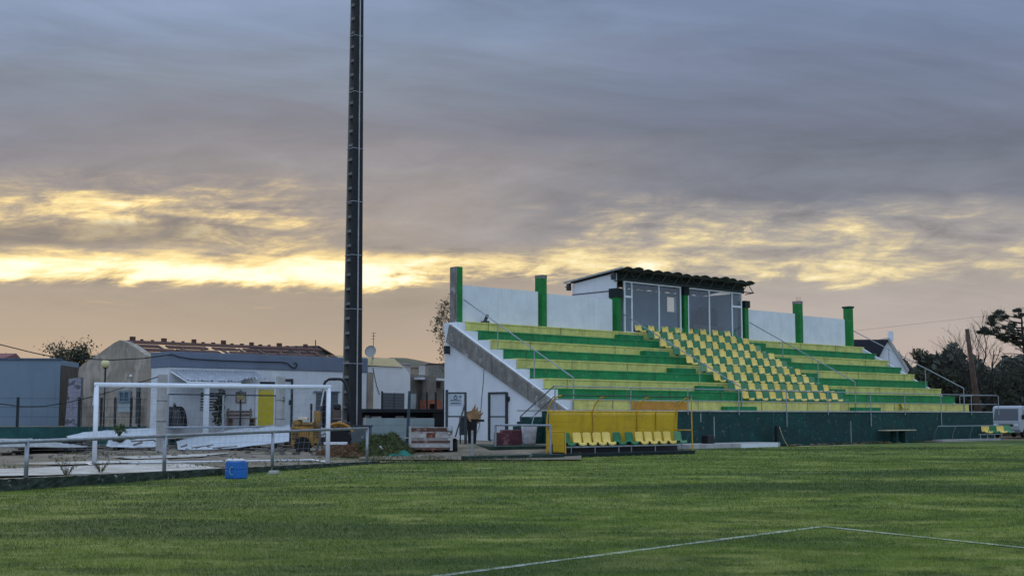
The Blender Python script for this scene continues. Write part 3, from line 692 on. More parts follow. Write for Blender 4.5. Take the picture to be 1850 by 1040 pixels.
# ------------------------------------------------------------------ dugout
DG = Frame(G(1036, 826), (1.114, 1.0))
dug = E('dugout', DG.p(1.8, .5, 0), 'yellow dugout shelter with curved pipe ribs in front of grandstand', 'dugout')
TBK = 1.15
zt_d = DG.ray(1100, 743, TBK)[1]; dl = DG.ray(990, 770, TBK)[0]; dr_ = DG.ray(1222, 770, TBK)[0]
g = MB(); g.fbox(DG, -.75, DG.ray(1253, 815, 0)[0], -.1, 1.5, 0, .14); g.build('platform', mat('black_green_base', (10, 34, 32), .9, .2), dug, bevel=.02)
g = MB(); N_ = 4
def pan(u, v): 
    z = .38 + (zt_d - .38) * v; return DG.p(dl + (dr_ - dl) * u, TBK - .02 - .05 * math.sin(v * 1.57) * v, z)
g.grid(pan, 24, 8); po = g.build('back_panel', ypanel, dug, solid=.02, smooth=True)
for px in (1068, 1148, 1182):
    s_ = DG.ray(px, 770, TBK)[0]; g = MB(); g.fbox(DG, s_ - .012, s_ + .012, TBK - .10, TBK - .085, .4, zt_d - .03); g.build('panel_seam', mat('seam', (140, 108, 20), .6, .1), po)
g = MB(); g.tube([DG.p(dl, TBK - .06, zt_d), DG.p(dr_, TBK - .06, zt_d)], .03, 8); g.build('top_pipe', ypipe, dug)
ribs = [(988, 1027), (1069, 1096), (1150, 1172), (1221, 1241)]
zfr = DG.ray(1100, 716, .45)[1]; fronts = []
for i, (pb_, pf_) in enumerate(ribs):
    sb = DG.ray(pb_, 780, TBK - .05)[0]; P0 = DG.p(sb, TBK - .04, .14); 
    P1 = DG.p(sb, TBK - .05, zt_d - .35); P3 = DG.p(sb, .25, zfr + .02); C = DG.p(sb, TBK - .12, zfr - .02)
    pts = [P0, P1] + [(P1 * (1 - f_) ** 2 + C * 2 * f_ * (1 - f_) + P3 * f_ ** 2) for f_ in [j / 8 for j in range(1, 9)]]
    g = MB(); g.tube(pts, .028, 8); g.build('rib', ypipe, dug); fronts.append(P3)
g = MB(); g.tube([fronts[0] - DG.d.to_3d() * .05, fronts[-1] + DG.d.to_3d() * .25], .022, 8); g.build('front_pipe', dksteel, dug)
sb = DG.ray(1221, 780, TBK - .05)[0]
g = MB(); g.tube([fronts[-1], DG.p(sb, .22, .14)], .026, 8); g.tube([DG.p(sb, TBK - .05, .95), DG.p(sb, .22, .95)], .024, 8); g.build('end_frame', ypipe, dug)
sb = DG.ray(988, 780, TBK - .05)[0]
g = MB(); g.tube([DG.p(sb, TBK - .05, .95), DG.p(sb, .1, .95), DG.p(sb, .1, .14)], .024, 8); g.tube([DG.p(sb, TBK - .05, .2), DG.p(sb, .1, .2)], .02, 8)
g.build('end_frame', ypipe, dug)
g = MB(); g.prism([DG.p(sb - .03, .14, .22), DG.p(sb - .03, TBK - .08, .22), DG.p(sb - .03, TBK - .08, .92), DG.p(sb - .03, .14, .92)], DG.d.to_3d() * .02); g.build('side_panel', ypanel, dug)
# bench rail + legs
bz = .40
sA, sB = DG.ray(1022, 803, .25)[0], DG.ray(1232, 800, .25)[0]
g = MB(); g.fbox(DG, sA, sB, .2, .26, bz - .05, bz); g.fbox(DG, sA, sB, .5, .56, bz - .05, bz); g.build('bench_rail', galv, dug)
g = MB(); g.fbox(DG, sA - .2, sB + .3, .75, .79, .14, .50); g.build('bench_shade_board', black, dug)  # black board added to stand for the unlit space under the bench
for px in (1036, 1079, 1122, 1145, 1188, 1230):
    s_ = DG.ray(px, 815, .1)[0]; g = MB(); g.tube([DG.p(s_, .22, .0), DG.p(s_, .22, bz - .05)], .022, 8); g.build('bench_leg', galv, dug)
spx = [1020, 1040, 1058, 1076, 1093, 1112, 1134, 1152, 1169, 1186, 1203, 1222]; kinds = 'gyyyyggyyyyg'
dn = ['green seat at the goal end of the yellow dugout bench', 'yellow seat first beside the goal end green seat of the dugout', 'yellow seat second from the goal end green seat of the dugout',
      'yellow seat third from the goal end green seat of the dugout', 'yellow seat just before the middle green pair of the dugout', 'green seat of the middle dugout pair nearer the goal end', 'green seat of the middle dugout pair farther from the goal',
      'yellow seat just after the middle green pair of the dugout', 'yellow seat second past the middle green pair of the dugout', 'yellow seat third past the middle green pair of the dugout', 'yellow seat beside the far end green seat of the dugout', 'green seat at the far end of the yellow dugout bench']
for px, kd, lb in zip(spx, kinds, dn):
    s_ = DG.ray(px + 10, 800, .25)[0]; put_seat(kd, DG.p(s_, .16, bz - .06), a_st, lb, 'seats on the dugout bench', .92, 1.45)

# low walls, rails and clutter beside the dugout
g = MB(); a_, b_ = G(843, 832), G(1000, 828); f3 = Frame(a_, b_ - a_); L3 = (b_ - a_).length
g.fbox(f3, 0, L3 + .5, 0, .35, 0, .16); tag(g.build('low_kerb', mat('mossy_dark_concrete', (40, 58, 48), .95, .4, 4, .4, 30, 0, patch=(120, 124, 112), psize=4, pth=(.6, .7)), bevel=.02), 'dark mossy low kerb wall along the turf before the dugout', 'kerb')
g = MB(); a_, b_ = at(885, HOR, 49), at(1004, HOR, 49.6); f3 = Frame(a_, b_ - a_); g.fbox(f3, 0, (b_ - a_).length, 0, 3.4, 0, .36); tag(g.build('concrete_ramp', MATS['mossy_dark_concrete'], bevel=.03), 'dark concrete ramp slab between the low kerb and access stair', 'ramp')
rl = E('pipe_barrier', G(896, 822), 'pale pipe barrier on the low kerb left of the dugout', 'barrier')
a_, b_ = G(895, 822), G(995, 826); za_ = EYE - (767 - HOR) * a_.y / FPX
for q in (a_, b_): g = MB(); g.tube([q, Vector((q.x, q.y, za_))], .045, 8); g.build('post', galv, rl)
g = MB(); g.tube([Vector((a_.x, a_.y, za_)), Vector((b_.x, b_.y, za_))], .04, 8); g.build('rail', galv, rl)
q = G(853, 826); g = MB(); g.tube([q, q + Vector((0, 0, 1.0))], .045, 8); g.box((q.x, q.y, .0), .14, .14, .05); tag(g.build('steel_post', galv), 'short lone steel post between the trailer and dugout', 'post')
# maroon block, bag
q = at(920, 806, 51); q.z = .36; mr = mat('maroon_paint', (92, 50, 56), .8, .25, 3, .2, 40, .3, (60, 36, 40), patch=(130, 96, 96), psize=2)
f4 = Frame(q, (1, .18)); g = MB(); g.fbox(f4, -.52, .5, 0, .7, .36, .86); g.fbox(f4, -.26, .5, .0, .7, .86, .97); tag(g.build('maroon_step_block', mr, bevel=.02), 'maroon painted step block beside the white sack', 'step block')
q = at(956, 806, 50.6); q.z = .36; g = MB(); g.lathe((q.x, q.y, .36), [(.2, 0), (.26, .12), (.29, .5), (.33, .78), (.30, .80), (.27, .7)], 14)
bag = E('sack', q, 'whitish grey sack with long broom handle leaning in it', 'sack'); g.build('body', mat('sack_cloth', (172, 168, 170), .9, .25, 5, .5, 14), bag, smooth=True)
g = MB(); g.tube([q + Vector((0, 0, .4)), q + Vector((.35, .4, 1.75))], .02, 6); g.build('broom_handle', galv, bag)
# sign frame by the end wall
SGN = Frame(at(807, HOR, 53.5)[:2], (1, .05)); sf = E('sign_frame', SGN.p(.4, 0, .3), 'dark steel gate frame holding a small notice near white end wall', 'sign frame')
zt_s = SGN.ray(825, 708)[1]; wS = SGN.ray(843, 750)[0]; 
g = MB(); g.fbox(SGN, -.06, .06, -.05, .05, 0, zt_s + .1); g.fbox(SGN, wS - .1, wS, -.05, .05, 0, zt_s); g.build('post', dksteel, sf); 
g = MB(); g.fbox(SGN, .06, wS - .1, -.03, .03, zt_s - .07, zt_s); z2 = SGN.ray(825, 752)[1]; g.fbox(SGN, .06, wS - .1, -.03, .03, z2 - .03, z2 + .03); g.build('crossbar', dksteel, sf)
g = MB(); g.fbox(SGN, .065, wS - .105, -.012, .012, z2 + .032, zt_s - .072); g.build('infill_panel', mat('panel_white', (196, 204, 208), .6, .06, 2), sf)
g = MB(); (sa, z_a), (sb, z_b) = SGN.ray(812, 711), SGN.ray(834, 732); g.fbox(SGN, sa, sb, -.03, -.013, z_b, z_a); so_ = g.build('notice_board', mat('notice_grey', (160, 172, 178), .5, .05, 2), sf)
g = MB(); cxs = sa + (sb - sa) * .5; cz = z_b + (z_a - z_b) * .70; em = mat('notice_ink', (48, 58, 64), .6, .05)
def disc(mb, f, s, z, t, r0, r1, n=20):
    vs = [f.p(s + r * math.cos(2 * math.pi * k / n), t, z + r * math.sin(2 * math.pi * k / n)) for r in (r0, r1) for k in range(n)]
    mb.add(vs, [(k, (k + 1) % n, n + (k + 1) % n, n + k) for k in range(n)])
disc(g, SGN, cxs, cz - .02, -.034, .05, .085); disc(g, SGN, cxs, cz + .06, -.034, .0, .035); 
g.fbox(SGN, cxs + .16, cxs + .24, -.035, -.031, cz + .0, cz + .05); g.fbox(SGN, cxs + .19, cxs + .21, -.035, -.0312, cz - .02, cz + .07)
x_ = sa + .03; rr = random.Random(5)
for row, zz_ in enumerate((z_b + .19, z_b + .07)):
    x_ = sa + .04 + .02 * row
    while x_ < sb - .06:
        w1 = rr.uniform(.018, .034); g.fbox(SGN, x_, x_ + w1, -.035, -.031, zz_, zz_ + rr.uniform(.035, .05)); x_ += w1 + .009
g.build('emblem_and_lettering', em, so_)
g = MB(); q1, q2 = SGN.q(842, 723, -.15), SGN.q(818, 795, -.8); g.tube([q1, Vector((q2.x, q2.y, .3))], .035, 6); g.build('diagonal_brace', dksteel, sf)
# bin with cardboard
q = at(853, 794, 54.5); q.z = 0; bn = E('waste_bin', Vector((q.x, q.y, .34)), 'black wheeled waste bin with brown cardboard sticking out', 'bin')
g = MB(); g.lathe((q.x, q.y, .33), [(.22, 0), (.24, .1), (.31, 1.0), (.34, 1.02), (.34, 1.07), (.28, 1.07)], 4); g.build('body', black, bn, bevel=.02)
g = MB(); g.box((q.x + .38, q.y - .1, 1.28), .28, .25, .1); g.build('handle', black, bn)
g = MB(); r5 = random.Random(2)
for i in range(3):
    b0 = Vector((q.x - .12 + .1 * i, q.y - .05 * i, 1.25)); a1_ = Vector((r5.uniform(-.1, .28), .1, .8 - .12 * i)); w1 = Vector((.2, .12 * i, -.05)); g.prism([b0 - w1, b0 + w1, b0 + w1 * 1.5 + a1_ * .75, b0 + w1 * .5 + a1_ * .55, b0 + a1_, b0 - w1 * .4 + a1_ * .6, b0 - w1 * 1.3 + a1_ * .5], (.01, .03, 0))
tag(g.build('cardboard', mat('brown_card', (150, 118, 80), .9, .25, 3)), 'torn brown cardboard stuffed upright in the black bin', 'cardboard')
q = at(837, 796, 54); q.z = .3; g = MB(); g.box((q.x, q.y, .72), .34, .3, .75); [g.tube([(q.x + a_, q.y + b_, .3), (q.x + a_, q.y + b_, .74)], .03, 6) for a_ in (-.13, .13) for b_ in (-.1, .1)]
tag(g.build('post_box', dksteel, bevel=.02), 'grey metal box on legs beside the black bin', 'metal box')
# slab strip, speaker box, hose, table along the front wall
f6 = Frame(G(1250, 811), ST.d); L6 = f6.ray(1410, 806)[0]
g = MB(); g.fbox(f6, -.2, L6, 0, 1.6, 0, .22); tag(g.build('concrete_step', conc_lt, bevel=.02), 'long low pale concrete step at the foot of green wall', 'concrete step')
g = MB(); a_ = f6.ray(1338, 812)[0]; g.fbox(f6, a_, L6 - .25, -.05, -.003, 0, .2); tag(g.build('pale_plank', white), 'white painted board leaning along the concrete step', 'board')
q = f6.p(f6.ray(1279, 797, .6)[0], .6, .22); g = MB(); g.box(q, .5, .4, .38, a_st); g.box((q.x, q.y, q.z + .38), .42, .32, .03, a_st); tag(g.build('black_crate', black, bevel=.04), 'black box standing on the pale concrete step', 'box')
q = G(1404, 805); g = MB(); g.box((q.x, q.y, 0), .2, .16, 1.02, a_st); tag(g.build('dark_post', mat('near_black_green', (6, 26, 26), .7, .2), bevel=.015), 'dark post standing against the green front wall', 'post')
g = MB(); pts = [ST.q(1408, 770, -.12), ST.q(1412, 783, -.2), ST.q(1418, 797, -.3)] + [G(x, y, .03) for x, y in ((1424, 806), (1445, 806), (1470, 805), (1500, 805), (1520, 804), (1545, 803), (1565, 803))]
g.tube(pts, .022, 6); tag(g.build('garden_hose', mat('hose', (170, 158, 120), .6, .2), smooth=True), 'pale garden hose lying along the wall foot', 'hose')
r6 = random.Random(9); g = MB()
for i in range(60):
    q = ST.p(ST.ray(1420 + r6.random() * 340, 803, -.3)[0], -.15 - r6.random() * .35, .01); g.tube([q, q + Vector((r6.uniform(-.3, .3), r6.uniform(-.1, .1), .03))], r6.uniform(.01, .03), 5)
o = g.build('debris', mat('dry_debris', (150, 128, 92), .9, .3)); o['kind'] = 'stuff'
TBL = Frame(ST.p(ST.ray(1605, 790, -.75)[0], -.75)[:2], ST.d); LT = TBL.ray(1655, 778)[0]; zT = TBL.ray(1630, 776)[1]
tb = E('table', TBL.p(LT / 2, .3, 0), 'narrow table with cream top against the dark green wall', 'table')
g = MB(); g.fbox(TBL, -.05, LT + .05, 0, .6, zT - .05, zT); g.build('tabletop', mat('cream_board', (190, 180, 146), .7, .15), tb, bevel=.01)
for f_ in (.36, .66): g = MB(); g.fbox(TBL, LT * f_ - .04, LT * f_ + .04, .1, .5, 0, zT - .05); g.build('leg', dkgreen, tb)
# second dugout frame, without its sheet, at the far end
F2 = Frame(ST.p(ST.ray(1695, 790, -1.3)[0], -1.3)[:2], ST.d); L2 = F2.ray(1790, 770)[0]; z2 = F2.ray(1740, 769)[1]
d2 = E('bare_shelter', F2.p(L2 / 2, .4, 0), 'bare dugout frame with no sheeting at far end of wall', 'dugout')
g = MB(); g.tube([F2.p(0, 0, z2), F2.p(L2 + 1.4, 0, z2)], .03, 8); g.build('top_pipe', galv, d2)
for f_ in (0, .33, .66, 1.0):
    s_ = L2 * f_; g = MB(); g.tube([F2.p(s_ + .0, 0, z2)] + [F2.p(s_ + .85 * (1 - math.cos(a_)) * .8, .5 * math.sin(a_), z2 - (z2 - .05) * math.sin(a_)) for a_ in (.4, .8, 1.2, 1.57)], .022, 6); g.build('rib', galv, d2)
g = MB(); g.fbox(F2, .9, L2 + 1.6, .2, .9, .0, .12); g.build('plinth', conc_lt, d2)
B2 = Frame(ST.p(ST.ray(1775, 795, -1.2)[0], -1.2)[:2], ST.d)
bh = E('bench_frame', B2.p(1, .3, 0), 'steel bench frame carrying four seats before the van', 'bench')
g = MB(); g.fbox(B2, 0, 3.0, .2, .26, .36, .41); g.build('rail', galv, bh)
for s_ in (.2, 1.1, 2.0, 2.9): g = MB(); g.tube([B2.p(s_, .23, 0), B2.p(s_, .23, .36)], .03, 6); g.build('leg', galv, bh)
for i, (kd, lb) in enumerate(zip('ygyg', ('yellow seat nearest the bare dugout frame on the far bench', 'green seat between the two yellow seats on the far bench', 'yellow seat between the two green seats on the far bench', 'green seat in front of the van on the far bench'))):
    put_seat(kd, B2.p(B2.ray(1786 + i * 13, 785, .2)[0], .15, .37), a_st - .5, lb, 'seats on the far bench', 1.15)

# ------------------------------------------------------------------ kerb, railing, drum
kerbm = mat('mossy_stone', (46, 58, 46), .95, .5, 5, .8, 12, 0, patch=(150, 150, 138), psize=7, pth=(.60, .68))
kw = E('stone_kerb', KB.p(KL / 2, .1, 0), 'mossy dark stone kerb wall along the turf by the goal', 'kerb')
r7 = random.Random(4)
def kz(s): return max(.05, .24 - .16 * max(0, s) / KL)
g = MB()
N_ = 90
def kfn(u, v):
    s = -14 + u * (KL + 14.6); h = kz(s); q = KB.p(s, 0); w = .03 * math.sin(s * 7.3) * math.sin(s * 3.1 + v * 4)
    if v < .5: return KB.p(s, w + r7.uniform(-.018, .018), -.02 + (h + .02) * v * 2)
    return KB.p(s, (v - .5) * .6 + (w if v < .55 else 0), h + (r7.uniform(-.012, .012) if v < .99 else -.1))
g.grid(kfn, 260, 8); g.build('wall', kerbm, kw)
g = MB()
def kfc(u, v):
    s = -14 + u * (KL + 14.6); return KB.p(s, .06 + .16 * v + .02 * math.sin(s * 5), kz(s) + .016)
g.grid(kfc, 120, 1); g.build('coping', mat('kerb_top', (138, 134, 120), .95, .3, 4, .5, 20, patch=(86, 88, 66), psize=3), kw)
ry0, ry1 = KB.ray(48, 797, .12), KB.ray(663, 773, .12); rz_ = lambda s: ry0[1] + (ry1[1] - ry0[1]) * (s - ry0[0]) / (ry1[0] - ry0[0])
rl = E('pitch_railing', KB.p(KL / 2, .12, .2), 'long grey pipe railing on the stone kerb before the goal', 'railing')
g = MB(); g.tube([KB.p(-13, .12, rz_(-13)), KB.p(ry1[0] + .05, .12, rz_(ry1[0]))], .042, 10); g.build('rail', galv, rl, smooth=True)
for px in (-190, 48, 297, 492, 663):
    s_ = KB.ray(px, 830, .12)[0]; g = MB(); g.tube([KB.p(s_, .12, kz(s_) - .1), KB.p(s_, .12, rz_(s_))], .046, 10); g.build('post', galv, rl, smooth=True)
q = G(427, 864); dr = E('blue_drum', q, 'blue cut plastic drum with faded letter C at kerb', 'drum')
bl = mat('blue_plastic', (24, 98, 172), .45, .15, 4, .04, 40, .3, (70, 110, 150))
g = MB(); N_ = 20
prof = [(.255, 0), (.275, .03), (.28, .2), (.265, .22), (.28, .24), (.275, .40), (.25, .435), (.235, .435), (.25, .40), (.25, .30)]
g.lathe((q.x, q.y, 0), prof, 24); g.build('body', bl, dr, smooth=False, bevel=0)
g = MB(); g.lathe((q.x, q.y, .38), [(.24, 0), (.24, .05)], 24); [g.lathe((q.x + a_, q.y - .12, .42), [(.05, 0), (.1, .02), (.085, .055), (.03, .075)], 9) for a_ in (-.15, .0, .14)]; g.build('content', mat('drum_foam', (206, 208, 206), .8, .1, 6, .4, 20), dr)
g = MB(); g.box((q.x + .02, q.y, .43), .2, .05, .05); g.build('handle', mat('drum_handle', (20, 44, 120), .5), dr)
g = MB(); pts = []
for k in range(11):
    a_ = R(60 + 24 * k); cx_, cz_ = -.055 + .055 * math.cos(a_), .2 + .1 * math.sin(a_)
    an_ = cx_ / .285; pts.append((q.x + .286 * math.sin(an_), q.y - .286 * math.cos(an_), cz_))
g.tube(pts, .012, 5); g.build('letter_mark', mat('faded_mark', (120, 160, 170), .8, .3, 12), dr)
q = G(492, 857); g = MB(); g.prism([q + Vector(v) for v in ((-.13, 0, 0), (.1, -.04, 0), (.16, .1, 0), (-.08, .14, 0))], (.02, .01, .11)); tag(g.build('white_stone', mat('stone_white', (170, 172, 160), .9, .2, 8, .5, 20), bevel=.03), 'pale stone lying in the grass by the kerb', 'stone')
# dry weeds along the kerb
def weed(px, py, h, seed, label):
    r = random.Random(seed); q = G(px, py); g = MB()
    for i in range(26):
        a_ = r.uniform(0, 6.28); l_ = h * r.uniform(.4, 1); e_ = q + Vector((math.cos(a_) * l_ * .6, math.sin(a_) * l_ * .5, l_)); m_ = q.lerp(e_, .5) + Vector((0, 0, l_ * .15))
        g.tube([q, m_, e_], [.006, .005, .002], 4)
        for k in range(5): g.leaf(m_.lerp(e_, r.random()) + Vector((r.uniform(-.04, .04), 0, r.uniform(-.03, .03))), .03, r, .35)
    tag(g.build('dry_weed', leafmat('weed', (62, 66, 40), (110, 104, 70))), label, 'weed')
weed(120, 866, .55, 1, 'larger spiky dry weed rising over the kerb'); weed(182, 858, .4, 2, 'smaller dry weed on the kerb near goal post')

# ------------------------------------------------------------------ goal
gl, gr = at(170, 843, 37.9), at(592, 833, 41.2); gl.z = gr.z = .03
GF = Frame(gl[:2], (gr - gl)[:2]); GL_ = (gr - gl).to_2d().length; print('goal width', GL_)
goal = E('football_goal', GF.p(GL_ / 2, 0, .03), 'white football goal with net standing behind the kerb railing', 'goal')
gm = mat('goal_white', (222, 228, 232), .4, .06, 3, .02, 40, .25, (150, 148, 140)); ZT = 2.47
for s_ in (0, GL_): g = MB(); g.tube([GF.p(s_, 0, 0), GF.p(s_, 0, ZT - .0)], .07, 14); g.build('post', gm, goal, smooth=True)
g = MB(); g.tube([GF.p(-.07, 0, ZT), GF.p(GL_ + .07, 0, ZT)], .072, 14); g.build('crossbar', gm, goal, smooth=True)
for s_ in (.02, GL_ - .02):
    g = MB(); g.tube([GF.p(s_, 0, ZT - .02), GF.p(s_, .45, ZT - .12), GF.p(s_, .7, ZT - .6)], .025, 8); g.build('net_stay', gm, goal)
    g = MB(); g.tube([GF.p(s_, 0, .05), GF.p(s_, 1.7, .06)], .028, 8); g.build('ground_bar', gm, goal)
g = MB(); g.tube([GF.p(0, 1.7, .06), GF.p(GL_, 1.7, .06)], .028, 8); g.build('ground_bar', gm, goal)
g = MB(); nm = mat('net_cord', (150, 156, 158), .8, .1)
prof = lambda v: (.02 + .62 * min(1, v / .25) if v < .25 else .64 + 1.04 * (v - .25) / .75, ZT - .05 - .12 * min(1, v / .25) if v < .25 else (ZT - .17) * (1 - (v - .25) / .75) + .05)
for i in range(42):
    s_ = GL_ * i / 41; g.tube([GF.p(s_, *prof(v / 10)) for v in range(11)], .003, 3, False)
for j in range(16):
    t_, z_ = prof(j / 15); g.tube([GF.p(GL_ * k / 10, t_, z_ - .02 * math.sin(k * 1.57)) for k in range(11)], .003, 3, False)
for s_ in (0, GL_):
    for j in range(2, 15):
        t_, z_ = prof(j / 15); g.tube([GF.p(s_, 0, z_), GF.p(s_, t_, z_)], .003, 3, False)
g.build('net', nm, goal)

# ------------------------------------------------------------------ concrete posts, second fence, wires
def cpost(px, pb, pt_, w, label, mark=False):
    q = G(px, pb, .02); zt_ = EYE + (HOR - pt_) * q.y / FPX
    f = Frame(q[:2], (.9, .43)); o = E('concrete_post', q, label, 'post')
    g = MB(); g.prism([f.p(-w / 2, -w / 2, -.05), f.p(w / 2, -w / 2, -.05), f.p(w / 2, w / 2, -.05), f.p(-w / 2, w / 2, -.05)], (0, 0, zt_ + .05)); g.build('shaft', conc_lt, o, bevel=.03)
    g = MB(); [g.fbox(f, -w / 2 - .01, w / 2 + .01, -w / 2 - .01, w / 2 + .01, zt_ * h_, zt_ * h_ + .025) for h_ in (.4, .66)]; g.build('wire_tie', dksteel, o)
    if mark:
        c = bpy.data.curves.new('number', 'FONT'); c.body = '2'; c.size = .34; c.extrude = .004; c.materials.append(mat('mark_paint', (60, 62, 60), .8))
        t_ = bpy.data.objects.new('number_curve', c); COL.objects.link(t_); me_ = bpy.data.meshes.new_from_object(t_); bpy.data.objects.remove(t_); t_ = bpy.data.objects.new('painted_number', me_); COL.objects.link(t_); t_.parent = o; fq = f.p(.02, -w / 2 - .006, zt_ * .64); t_.location = fq - q; t_.rotation_euler = (R(90), 0, ang(f))
    return q, zt_
c1 = cpost(290, 818, 676, .36, 'pale concrete post rising behind the goal mouth, left side by gable'); c2 = cpost(505, 808, 680, .36, 'pale concrete post before the white building, beside the yellow door', True)
FN = frame2(303, 57, 500, 61); ff = E('steel_fence', FN.p(3, 0, 0), 'plain dark steel tube fence between the concrete posts', 'fence')
zt_f = FN.ray(400, 713)[1]; zl_f = FN.ray(400, 771)[1]; sE = FN.ray(500, 713)[0]
g = MB(); g.tube([FN.p(0, 0, zt_f), FN.p(sE, 0, zt_f)], .035, 6); g.build('rail', dksteel, ff)
g = MB(); g.tube([FN.p(-.3, 0, zl_f), FN.p(sE, 0, zl_f)], .06, 6); g.build('rail', galv, ff)
for px in (303, 403, 498): s_ = FN.ray(px, 750)[0]; g = MB(); g.tube([FN.p(s_, 0, 0), FN.p(s_, 0, zt_f)], .05, 6); g.build('post', galv, ff)
WF = frame2(-100, 64.6, 800, 68.6)
rw = E('retaining_wall', WF.p(6, 0, 0), 'dark green low retaining wall under the blue building', 'wall')
sa_, sb_ = 0, WF.ray(500, 770)[0]
g = MB(); g.fbox(WF, sa_, sb_, -.35, -.05, -.05, FLOOR + .02); g.build('wall', mat('wall_teal', (40, 84, 80), .9, .3, 1.5, .2, 30, .5, (50, 60, 54)), rw)
wf = E('wire_fence', WF.p(8, -.1, FLOOR), 'dark wire fence with black posts along the retaining wall', 'fence')
pxs = (-60, 32, 143, 183, 208, 237, 252, 270)
for px in pxs:
    s_ = WF.ray(px, 740, -.2)[0]; g = MB(); g.fbox(WF, s_ - .06, s_ + .06, -.26, -.14, FLOOR + .02, WF.ray(px, 717, -.2)[1]); g.build('post', mat('black_post', (30, 34, 40), .6, .2), wf)
g = MB()
for y_ in (719, 735, 752): g.tube([WF.q(-60, y_, -.2), WF.q(300, y_ + 1, -.2)], .008, 4)
g.build('wire', dksteel, wf)
wf2 = E('wire_fence', WF.p(20, -.1, FLOOR), 'dark iron posts standing before the right white house', 'fence')
for px, yt in ((690, 706), (757, 705), (771, 708), (787, 708), (802, 704)):
    s_ = WF.ray(px, 740, -.2)[0]; g = MB(); g.fbox(WF, s_ - .05, s_ + .05, -.26, -.14, FLOOR, WF.ray(px, yt, -.2)[1]); g.build('post', MATS['black_post'], wf2)

# ------------------------------------------------------------------ buildings on the terrace
wblue = mat('blue_grey_wall', (112, 130, 142), .85, .08, .8, .12, 30, .25, (80, 92, 100))
bf = frame2(-300, 72, 108, 73); o = E('blue_building', bf.p(6, 3, FLOOR), 'blue grey rendered building with low red tiled roof', 'building')
L_ = bf.ray(108, 700)[0]; zb_ = bf.ray(108, 650)[1]
g = MB(); g.fbox(bf, 0, L_, 0, 4, FLOOR - .9, zb_); g.build('wall', wblue, o)
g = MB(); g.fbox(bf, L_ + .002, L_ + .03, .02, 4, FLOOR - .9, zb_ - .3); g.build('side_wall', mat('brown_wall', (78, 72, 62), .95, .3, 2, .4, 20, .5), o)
g = MB(); g.fbox(bf, -.05, L_ + .05, -.08, .25, zb_, zb_ + .1); g.build('cornice', mat('dark_cap', (84, 96, 110), .8), o)
g = MB(); zR = zb_ + .5; a_ = bf.ray(58, 648)[0]
g.prism([bf.p(-.2, .3, zb_ + .1), bf.p(-.2, 4, zb_ + .1), bf.p(-.2, 2.6, zR)], bf.d.to_3d() * (a_ - 1.5)); g.build('roof', mat('red_tiles', (126, 80, 78), .9, .25, 4, .5, 20), o)
g = MB(); wg = frame2(103, 80, 130, 80); g.fbox(wg, 0, 1.2, 0, .3, 0, wg.ray(110, 661)[1]); tag(g.build('yard_wall', mat('brown_wall', (78, 72, 62), .95, .3, 2, .4, 20, .5)), 'dark brown wall in the gap beside blue building', 'wall')
wg = frame2(117, 70, 146, 70); g = MB(); sx = wg.ray(146, 700)[0]; g.prism([wg.p(0, 0, .5), wg.p(sx, 0, .5), wg.p(sx, 0, wg.ray(146, 681)[1]), wg.p(.15, 0, wg.ray(120, 684)[1])], (0, .35, 0))
tag(g.build('plaster_wall', mat('mauve_plaster', (146, 146, 156), .95, .3, 2, .3, 20, .7, (70, 70, 76), patch=(90, 90, 98), psize=2)), 'stained grey lilac plaster wall left of the stone gable', 'wall')

GB = Frame(at(305, HOR, 64)[:2], ST.d)
gbp = lambda px, py, s=0.0: (lambda q: GB.p(s, q[0], q[1]))(GB.ray_s(px, py, s))
stone = mat('old_stone_render', (150, 140, 124), .95, .25, 1.2, .5, 14, .55, (98, 92, 84), patch=(172, 162, 146), psize=.7)
gh = E('stone_house', GB.p(6, 5, FLOOR), 'old stone gabled house with ruined open tile roof', 'house')
outline = [(305, 780), (305, 672), (298, 662), (282, 651), (262, 640), (243, 627), (230, 619), (216, 614), (206, 619), (186, 633), (165, 648), (150, 657), (143, 664), (141, 672), (140, 780)]
g = MB(); pl = [gbp(x, y) for x, y in outline]; pl = [Vector((q.x, q.y, max(q.z, .3))) for q in pl]; g.prism(pl[::-1], GB.d.to_3d() * .4); g.build('gable_wall', stone, gh)
tl_, zl_ = GB.ray_s(141, 672, 0); trd, zrd = GB.ray_s(216, 616, 0); tr0, zr0 = GB.ray_s(304, 668, 0)
LG = GB.ray(575, 631, trd)[0]; print('house ridge len', LG, 'gable w', tl_)
g = MB(); g.fbox(GB, .4, LG, tl_ - .4, tl_, .3, zl_); g.build('rear_wall', stone, gh)
g = MB(); g.fbox(GB, LG - .4, LG, .2, tl_ - .4, .3, zl_); g.build('far_wall', stone, gh)
tile = mat('old_roof_tile', (94, 68, 58), .95, .4, 5, .6, 16, .4, (60, 40, 34)); r8 = random.Random(11)
roofp = E('roof', (0, 0, 0), 'x', 'x'); del roofp['label']; del roofp['category']; roofp.parent = gh; roofp.location = (0, 0, 0)
gm_ = MB(); n_row = 7
for j in range(n_row):
    f0 = j / n_row; t0 = trd - .05 - (trd - .2) * f0; z0 = zrd - (zrd - zr0) * f0; t1_ = t0 - .42; z1 = z0 - (zrd - zr0) * .42 / (trd - .2)
    s = .42
    while s < LG - .3:
        l_ = r8.uniform(.35, 2.6) if j else LG
        e_ = min(LG, s + l_)
        gm_.prism([GB.p(s, t0, z0), GB.p(e_, t0, z0), GB.p(e_, t1_, z1), GB.p(s, t1_, z1)], (0, 0, .08))
        s = e_ + (r8.uniform(.1, .75) if j else 9)
gm_.build('tile_course', tile, gh)
g = MB(); s = .5
